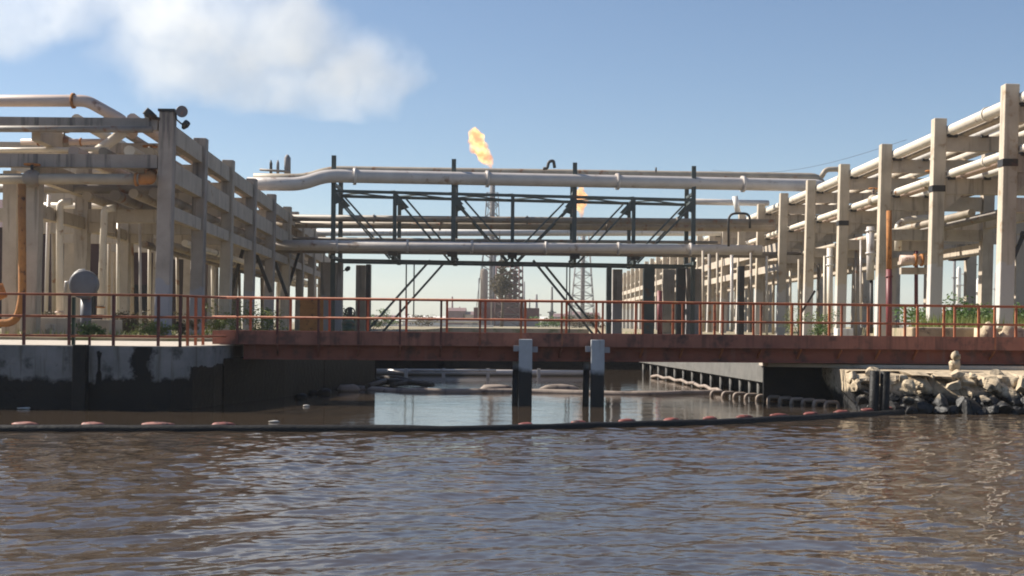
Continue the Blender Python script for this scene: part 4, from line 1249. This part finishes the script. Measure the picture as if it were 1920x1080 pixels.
def lattice(root, cx, cy, z0, z1, w0, w1, bays, r, mat, name='lattice'):
    mb = MB()
    def corner(k, t):
        w_ = w0 + (w1 - w0) * t
        sx, sy = ((-1, -1), (1, -1), (1, 1), (-1, 1))[k]
        return Vector((cx + sx * w_ / 2, cy + sy * w_ / 2, z0 + (z1 - z0) * t))
    for k in range(4):
        mb.tube([corner(k, 0), corner(k, 1)], r, 5)
    for i in range(bays):
        t0, t1 = i / bays, (i + 1) / bays
        for k in range(4):
            k2 = (k + 1) % 4
            mb.tube([corner(k, t0), corner(k2, t1)], r * .6, 4)
            mb.tube([corner(k2, t0), corner(k, t1)], r * .6, 4)
            mb.tube([corner(k, t1), corner(k2, t1)], r * .6, 4)
    return mb.build(name, mat, root)


# flare 1
fx = P(951, 600, 262)
pf = thing('process_frame', 'rusty brown process frame packed with vessels behind the shaggy tree', 'tower', (fx.x, 262, LZ))
lattice(pf, fx.x, 262, LZ, P(951, 500, 262).z, 4.6, 4.2, 5, .14, 'farred', 'frame')
for k, (dx, r_, py_) in enumerate(((-1.2, .5, 512), (.2, .7, 524), (1.4, .4, 505))):
    zt_ = P(951, py_, 262).z
    MB().tube([(fx.x + dx, 262, LZ), (fx.x + dx, 262, zt_ - .5), (fx.x + dx, 262, zt_)], [r_, r_, r_ * .3], 10).build('vessel', ('farred', 'fartan', 'farsteel')[k], pf)
for k in range(5):
    z = LZ + 2 + k * 1.9
    MB().box(fx.x - 2.2, fx.x + 2.2, 260, 264, z, z + .15).build('platform', 'farred', pf)
FY = 300
c = P(921, 605, FY)
top1 = P(921, 318, FY)
t = thing('flare_stack', 'tall flare stack behind the truss, guyed on both sides', 'flare stack', (c.x, FY, LZ))
MB().tube([(c.x, FY, LZ), (c.x, FY, top1.z)], .55, 12).build('riser', 'farsteel', t)
MB().tube([(c.x, FY, top1.z - 2.2), (c.x, FY, top1.z)], .75, 12).build('tip', 'dsteel', t)
lattice(t, c.x, FY, LZ, top1.z - 5, 5.2, 2.4, 11, .10, 'farsteel', 'derrick')
for sx in (-1, 1):
    MB().tube([(c.x + sx * 3.6, FY - 2, LZ), (c.x + sx * .7, FY, top1.z - 7)], .06, 5).build('guy_cable', 'dsteel', t)


def flame_mat(name, hi, lo, strength):
    m, nt, out = new_mat(name)
    e = N(nt, 'ShaderNodeEmission')
    geo = N(nt, 'ShaderNodeNewGeometry')
    f, nf = noise_fac(nt, geo.outputs['Position'], .55, .38, .62, detail=3)
    nt.links.new(mixc(nt, f, lo, hi), e.inputs[0])
    r = N(nt, 'ShaderNodeMapRange')
    r.inputs['From Min'].default_value = .3; r.inputs['From Max'].default_value = .7
    r.inputs['To Min'].default_value = strength * .35; r.inputs['To Max'].default_value = strength * 1.5
    nt.links.new(nf, r.inputs['Value'])
    nt.links.new(r.outputs[0], e.inputs[1])
    ab = N(nt, 'ShaderNodeVolumeAbsorption')
    ab.inputs['Color'].default_value = (0, 0, 0, 1)
    ab.inputs['Density'].default_value = .55
    ad = N(nt, 'ShaderNodeAddShader')
    nt.links.new(e.outputs[0], ad.inputs[0]); nt.links.new(ab.outputs[0], ad.inputs[1])
    nt.links.new(ad.outputs[0], out.inputs['Volume'])
    return m


def flame(prof, Y, seed, label, mat):
    pts, rs = [], []
    for (px, py, hw) in prof:
        pts.append(P(px, py, Y)); rs.append(hw * Y / F)
    # resample
    P2, R2 = [], []
    for i in range(len(pts) - 1):
        for k in range(4):
            u = k / 4
            P2.append(pts[i].lerp(pts[i + 1], u)); R2.append(rs[i] + (rs[i + 1] - rs[i]) * u)
    P2.append(pts[-1]); R2.append(rs[-1])
    mb = MB().tube(P2, R2, 20)
    for i, v in enumerate(mb.v):
        v = Vector(v)
        d = Vector((mnoise.noise(v * .55 + Vector((seed, 0, 0))), mnoise.noise(v * .55 + Vector((0, seed, 9))), mnoise.noise(v * .55 + Vector((4, 0, seed)))))
        d = d + .5 * Vector((mnoise.noise(v * 1.6 + Vector((seed, 3, 0))), 0, mnoise.noise(v * 1.6 + Vector((1, seed, 2)))))
        mb.v[i] = tuple(v + d * .95 * min(1, R2[min(i // 20, len(R2) - 1)]))
    return mb.build('flame', mat, None, label, 'flame')


M['flame'] = flame_mat('gas_flame', (1.0, .66, .26), (1.0, .33, .06), .68)
M['flame2'] = flame_mat('gas_flame_orange', (1.0, .56, .15), (1.0, .30, .04), .56)
flame([(921, 318, 2), (917, 308, 7), (912, 298, 12), (905, 288, 15), (899, 277, 16), (894, 266, 15), (891, 257, 15), (886, 250, 10), (880, 247, 3)], FY, 1.3,
      'bright yellow flame leaning left on the taller flare', 'flame')
# flare 2
F2 = 340
c2 = P(1092, 605, F2)
t2 = P(1090, 408, F2)
t = thing('flare_stack', 'shorter flare stack in a tapering lattice tower', 'flare stack', (c2.x, F2, LZ))
MB().tube([(c2.x, F2, LZ), (c2.x, F2, t2.z)], .5, 12).build('riser', 'farsteel', t)
MB().tube([(c2.x, F2, t2.z - 2), (c2.x, F2, t2.z)], .7, 12).build('tip', 'dsteel', t)
lattice(t, c2.x, F2, LZ, t2.z - 4, 6.0, 2.6, 9, .10, 'farsteel', 'derrick')
flame([(1090, 408, 2), (1090, 398, 5), (1089, 388, 9), (1089, 378, 10.5), (1089, 368, 10.5), (1089, 358, 9), (1089, 350, 5), (1088, 345, 2)], F2, 5.1,
      'orange upright flame on the shorter flare seen through the truss', 'flame2')

# far dark red house with framed structure
Yb = 260
a, b = P(888, 600, Yb), P(1011, 600, Yb)
h = thing('plant_house', 'dark mauve plant house at the foot of the flare', 'house', ((a.x + b.x) / 2, Yb + 3, LZ))
MB().box(a.x, b.x, Yb, Yb + 7, LZ + 1.2, P(950, 577, Yb).z).build('wall', 'farmaroon', h)
MB().box(a.x - .2, b.x + .2, Yb - .3, Yb + 7.3, LZ - .2, LZ + 1.19).build('base', 'farsteel', h)
MB().box(P(896, 600, Yb).x, P(972, 600, Yb).x, Yb + 1, Yb + 6, P(950, 577, Yb).z + .005, P(950, 562, Yb).z).build('upper_wall', 'farred', h)
for px in (897, 921, 978):
    q_ = P(px, 590, Yb)
    MB().box(q_.x - .12, q_.x + .12, Yb - .45, Yb - .31, LZ, P(950, 566, Yb).z).build('pillar', 'fartan', h)
Yt = 250
q_ = P(968, 600, Yt)
sc_ = thing('scaffold_tower', 'mauve scaffold tower right of the shaggy tree', 'tower', (q_.x, Yt + 4, LZ))
lattice(sc_, q_.x, Yt + 12, LZ, P(968, 490, Yt).z, 2.6, 2.2, 9, .13, 'farred', 'frame')
for k in range(4):
    z = LZ + 3 + k * 2.4
    MB().box(q_.x - 1.2, q_.x + 1.2, Yt + 10.9, Yt + 13.1, z, z + .15).build('platform', 'farred', sc_)
v = P(906, 600, 265)
t = thing('vertical_vessel', 'pale vertical vessel left of the flare stack', 'vessel', (v.x, 270, LZ))
zt = P(906, 503, 270).z
MB().tube([(v.x, 270, LZ), (v.x, 270, zt - .6), (v.x, 270, zt - .2), (v.x, 270, zt)], [.75, .75, .55, .1], 14).build('shell', 'fartan', t)
MB().tube([(v.x - 1.0, 269.6, LZ), (v.x - 1.0, 269.6, zt - 2)], .1, 6).tube([(v.x - 1.0, 269.6, zt - 2), (v.x - .7, 269.8, zt - 2)], .1, 6).build('riser_pipe', 'farsteel', t)
v = P(926, 600, 275)
MB().tube([(v.x, 275, LZ), (v.x, 275, P(926, 470, 275).z)], .35, 10).build('column_pipe', 'farsteel', None, 'brown grey column pipe just right of the flare stack', 'pipe')

spires = [(848, 556, 3, 'farred', 'small far spire left of the plant house'), (983, 528, 2.6, 'farsteel', 'needle stack right of the scaffold tower'),
          (1006, 552, 4, 'farsteel', 'short far column right of the needle stack'), (1035, 538, 3.4, 'dsteel', 'dark far stack between the plant house and the lattice flare'),
          (993, 560, 2.5, 'farsteel', 'stubby far column close to the needle stack'), (1070, 552, 2.5, 'farsteel', 'thin far stack left of the lattice flare'),
          (862, 575, 2, 'farred', 'stubby far stack beside the small spire')]
for px, py, hw, m_, lab in spires:
    Y = 420
    z = P(px, py, Y).z
    x = P(px, py, Y).x
    r_ = hw * Y / F
    t = thing('process_column', lab, 'column', (x, Y, LZ), 'far columns of the plant')
    MB().tube([(x, Y, LZ), (x, Y, LZ + (z - LZ) * .35), (x, Y, LZ + (z - LZ) * .4), (x, Y, z)], [r_ * 1.5, r_ * 1.5, r_ * .8, r_ * .5], 10).build('shell', m_, t)
    MB().box(x - r_ * 2.4, x + r_ * 2.4, Y - r_ * 2, Y + r_ * 2, LZ + (z - LZ) * .33, LZ + (z - LZ) * .36).build('platform', m_, t)
halls = [(838, 872, 583, 'farred', 'low mauve shed left of the plant house'), (868, 890, 590, 'fartan', 'small tan hut touching the plant house'), (755, 800, 598, 'white', 'low white store beyond the canal'),
         (700, 742, 597, 'fartan', 'low tan store beyond the canal'), (805, 836, 599, 'white', 'low white store beside the mauve shed'), (1014, 1030, 600, 'white', 'small white tank house right of the plant house'),
         (1040, 1062, 594, 'farsteel', 'grey hut by the dark far stack'), (1064, 1088, 590, 'fartan', 'tan hut under the lattice flare'), (1098, 1124, 592, 'farsteel', 'grey hut right of the lattice flare')]
for px0, px1, py, m_, lab in halls:
    Y = 380
    a, b = P(px0, 600, Y), P(px1, 600, Y)
    z = P((px0 + px1) / 2, py, Y).z
    t = thing('store_house', lab, 'building', ((a.x + b.x) / 2, Y + 4, LZ), 'far low buildings')
    MB().box(a.x, b.x, Y, Y + 8, LZ, z).build('wall', m_, t)
    MB()._add([(a.x - .2, Y - .2, z), (b.x + .2, Y - .2, z), (b.x + .2, Y + 8.2, z), (a.x - .2, Y + 8.2, z), (a.x - .2, Y + 4, z + .9), (b.x + .2, Y + 4, z + .9)],
              [(0, 1, 5, 4), (2, 3, 4, 5), (0, 4, 3), (1, 2, 5), (0, 3, 2, 1)]).build('roof', 'farred' if m_ != 'white' else 'white', t)
# thin ledge of pale ground works before them
MB().beam(P(690, 611, 200), P(925, 613, 200), .5, .5).build('kerb_wall', 'white', None, 'long low white wall beyond the truss', 'wall')
MB().tube([P(695, 601, 190), P(900, 603, 190)], .18, 8).build('pipe', 'white', None, 'long low white pipe beyond the truss', 'pipe')
# far columns right
for i, (px, py, hw, m_, lab) in enumerate(((1790, 480, 2.5, 'farsteel', 'thin far column next to the second right column'), (1798, 500, 4, 'white', 'pale far vessel beyond the right rack'),
                                           (1811, 470, 3.5, 'farsteel', 'grey far column inside the pipe loop'), (1824, 445, 4, 'farsteel', 'tall blue grey far column'),
                                           (1836, 520, 5, 'white', 'squat pale far vessel'), (1868, 510, 3, 'farsteel', 'slim far column at the outer gap'), (1905, 520, 4, 'farsteel', 'far column at the picture edge'))):
    Y = 330 + i * 6
    z = P(px, py, Y).z; x = P(px, py, Y).x; r_ = hw * Y / F
    t = thing('process_column', lab, 'column', (x, Y, LZ), 'far columns beyond the right rack')
    MB().tube([(x, Y, LZ), (x, Y, z - r_), (x, Y, z)], [r_, r_, r_ * .3], 10).build('shell', m_, t)
    for k in (.4, .7):
        MB().box(x - r_ * 1.8, x + r_ * 1.8, Y - r_ * 1.8, Y + r_ * 1.8, LZ + (z - LZ) * k, LZ + (z - LZ) * k + .25).build('platform', m_, t)
for i in range(8):
    px = (640, 655, 712, 742, 790, 1150, 1180, 1205)[i]
# added dark block across the canal, stands in for shade under the bridge
MB().box(-6.3, 8.25, 63, 66, -1, 1.25).build('canal_shade_filler', 'quay_dark', None, 'low dark dam closing the canal', 'filler')

# ------------------------------------------------------------------ smoke plume
def smoke():
    Y = 300
    k = Y / F
    cx, cz = P(330, 60, Y).x, P(330, 60, Y).z
    bm_ = MB().box(-75 + cx, 60 + cx, Y - 26, Y + 26, 46.2, cz + 40)
    m, nt, out = new_mat('white_smoke')
    vol = N(nt, 'ShaderNodeVolumePrincipled')
    vol.inputs['Color'].default_value = (.97, .99, 1, 1)
    vol.inputs['Anisotropy'].default_value = .25
    geo = N(nt, 'ShaderNodeNewGeometry')
    pos = geo.outputs['Position']
    warp = N(nt, 'ShaderNodeTexNoise'); warp.inputs['Scale'].default_value = .07; warp.inputs['Detail'].default_value = 3
    nt.links.new(pos, warp.inputs['Vector'])
    wsub = N(nt, 'ShaderNodeVectorMath', operation='SUBTRACT'); wsub.inputs[1].default_value = (.5, .5, .5)
    nt.links.new(warp.outputs['Color'], wsub.inputs[0])
    wsc = N(nt, 'ShaderNodeVectorMath', operation='SCALE'); wsc.inputs['Scale'].default_value = 22
    nt.links.new(wsub.outputs[0], wsc.inputs[0])
    wadd = N(nt, 'ShaderNodeVectorMath', operation='ADD')
    nt.links.new(pos, wadd.inputs[0]); nt.links.new(wsc.outputs[0], wadd.inputs[1])
    # ellipsoidal puffs joined by a smooth maximum
    puffs = [(745, 150, 50, 70, .5), (520, 150, 110, 70, .7), (380, 150, 110, 55, .6), (690, 130, 95, 95, .8), (620, 165, 85, 70, .9), (540, 70, 140, 110, 1.0), (440, 90, 190, 130, 1.0), (330, 20, 200, 120, 1.0), (180, 0, 190, 100, .85), (30, 35, 150, 88, .7),
             (290, 115, 130, 65, .7), (-180, 30, 200, 120, .7), (420, -60, 200, 90, .8)]
    fac = None
    for i, (px, py, rx, ry, a) in enumerate(puffs):
        c = P(px, py, Y)
        s = N(nt, 'ShaderNodeVectorMath', operation='SUBTRACT'); s.inputs[1].default_value = (c.x, Y + 4 * math.sin(i * 2), c.z)
        nt.links.new(wadd.outputs[0], s.inputs[0])
        d = N(nt, 'ShaderNodeVectorMath', operation='DIVIDE'); d.inputs[1].default_value = (rx * k, 14, ry * k)
        nt.links.new(s.outputs[0], d.inputs[0])
        ln = N(nt, 'ShaderNodeVectorMath', operation='LENGTH')
        nt.links.new(d.outputs[0], ln.inputs[0])
        r = N(nt, 'ShaderNodeMapRange'); r.interpolation_type = 'SMOOTHSTEP'
        r.inputs['From Min'].default_value = 1.05; r.inputs['From Max'].default_value = .35
        r.inputs['To Max'].default_value = a
        nt.links.new(ln.outputs['Value'], r.inputs['Value'])
        if fac is None:
            fac = r.outputs[0]
        else:
            mx = N(nt, 'ShaderNodeMath', operation='MAXIMUM')
            nt.links.new(fac, mx.inputs[0]); nt.links.new(r.outputs[0], mx.inputs[1])
            fac = mx.outputs[0]
    nz, _ = noise_fac(nt, wadd.outputs[0], .08, .32, .66, detail=7, rough=.62)
    ml = N(nt, 'ShaderNodeMath', operation='MULTIPLY')
    nt.links.new(fac, ml.inputs[0]); nt.links.new(nz, ml.inputs[1])
    ad = N(nt, 'ShaderNodeMath', operation='MULTIPLY_ADD')
    nt.links.new(fac, ad.inputs[0]); ad.inputs[1].default_value = .16
    nt.links.new(ml.outputs[0], ad.inputs[2])
    ds = N(nt, 'ShaderNodeMath', operation='MULTIPLY'); ds.inputs[1].default_value = .074
    nt.links.new(ad.outputs[0], ds.inputs[0])
    nt.links.new(ds.outputs[0], vol.inputs['Density'])
    nt.links.new(vol.outputs[0], out.inputs['Volume'])
    o = bm_.build('smoke', m)
    tag(o, 'white smoke plume drifting off to the upper left of the flares', 'smoke', kind='stuff')


smoke()


def haze():
    m, nt, out = new_mat('thin_haze')
    v = N(nt, 'ShaderNodeVolumePrincipled')
    v.inputs['Color'].default_value = (.94, .97, 1, 1)
    v.inputs['Density'].default_value = .00024
    v.inputs['Anisotropy'].default_value = .2
    nt.links.new(v.outputs[0], out.inputs['Volume'])
    o = MB().box(-905, 905, -305, 1605, -2.3, 45.6).build('haze', m)
    tag(o, kind='stuff')


haze()
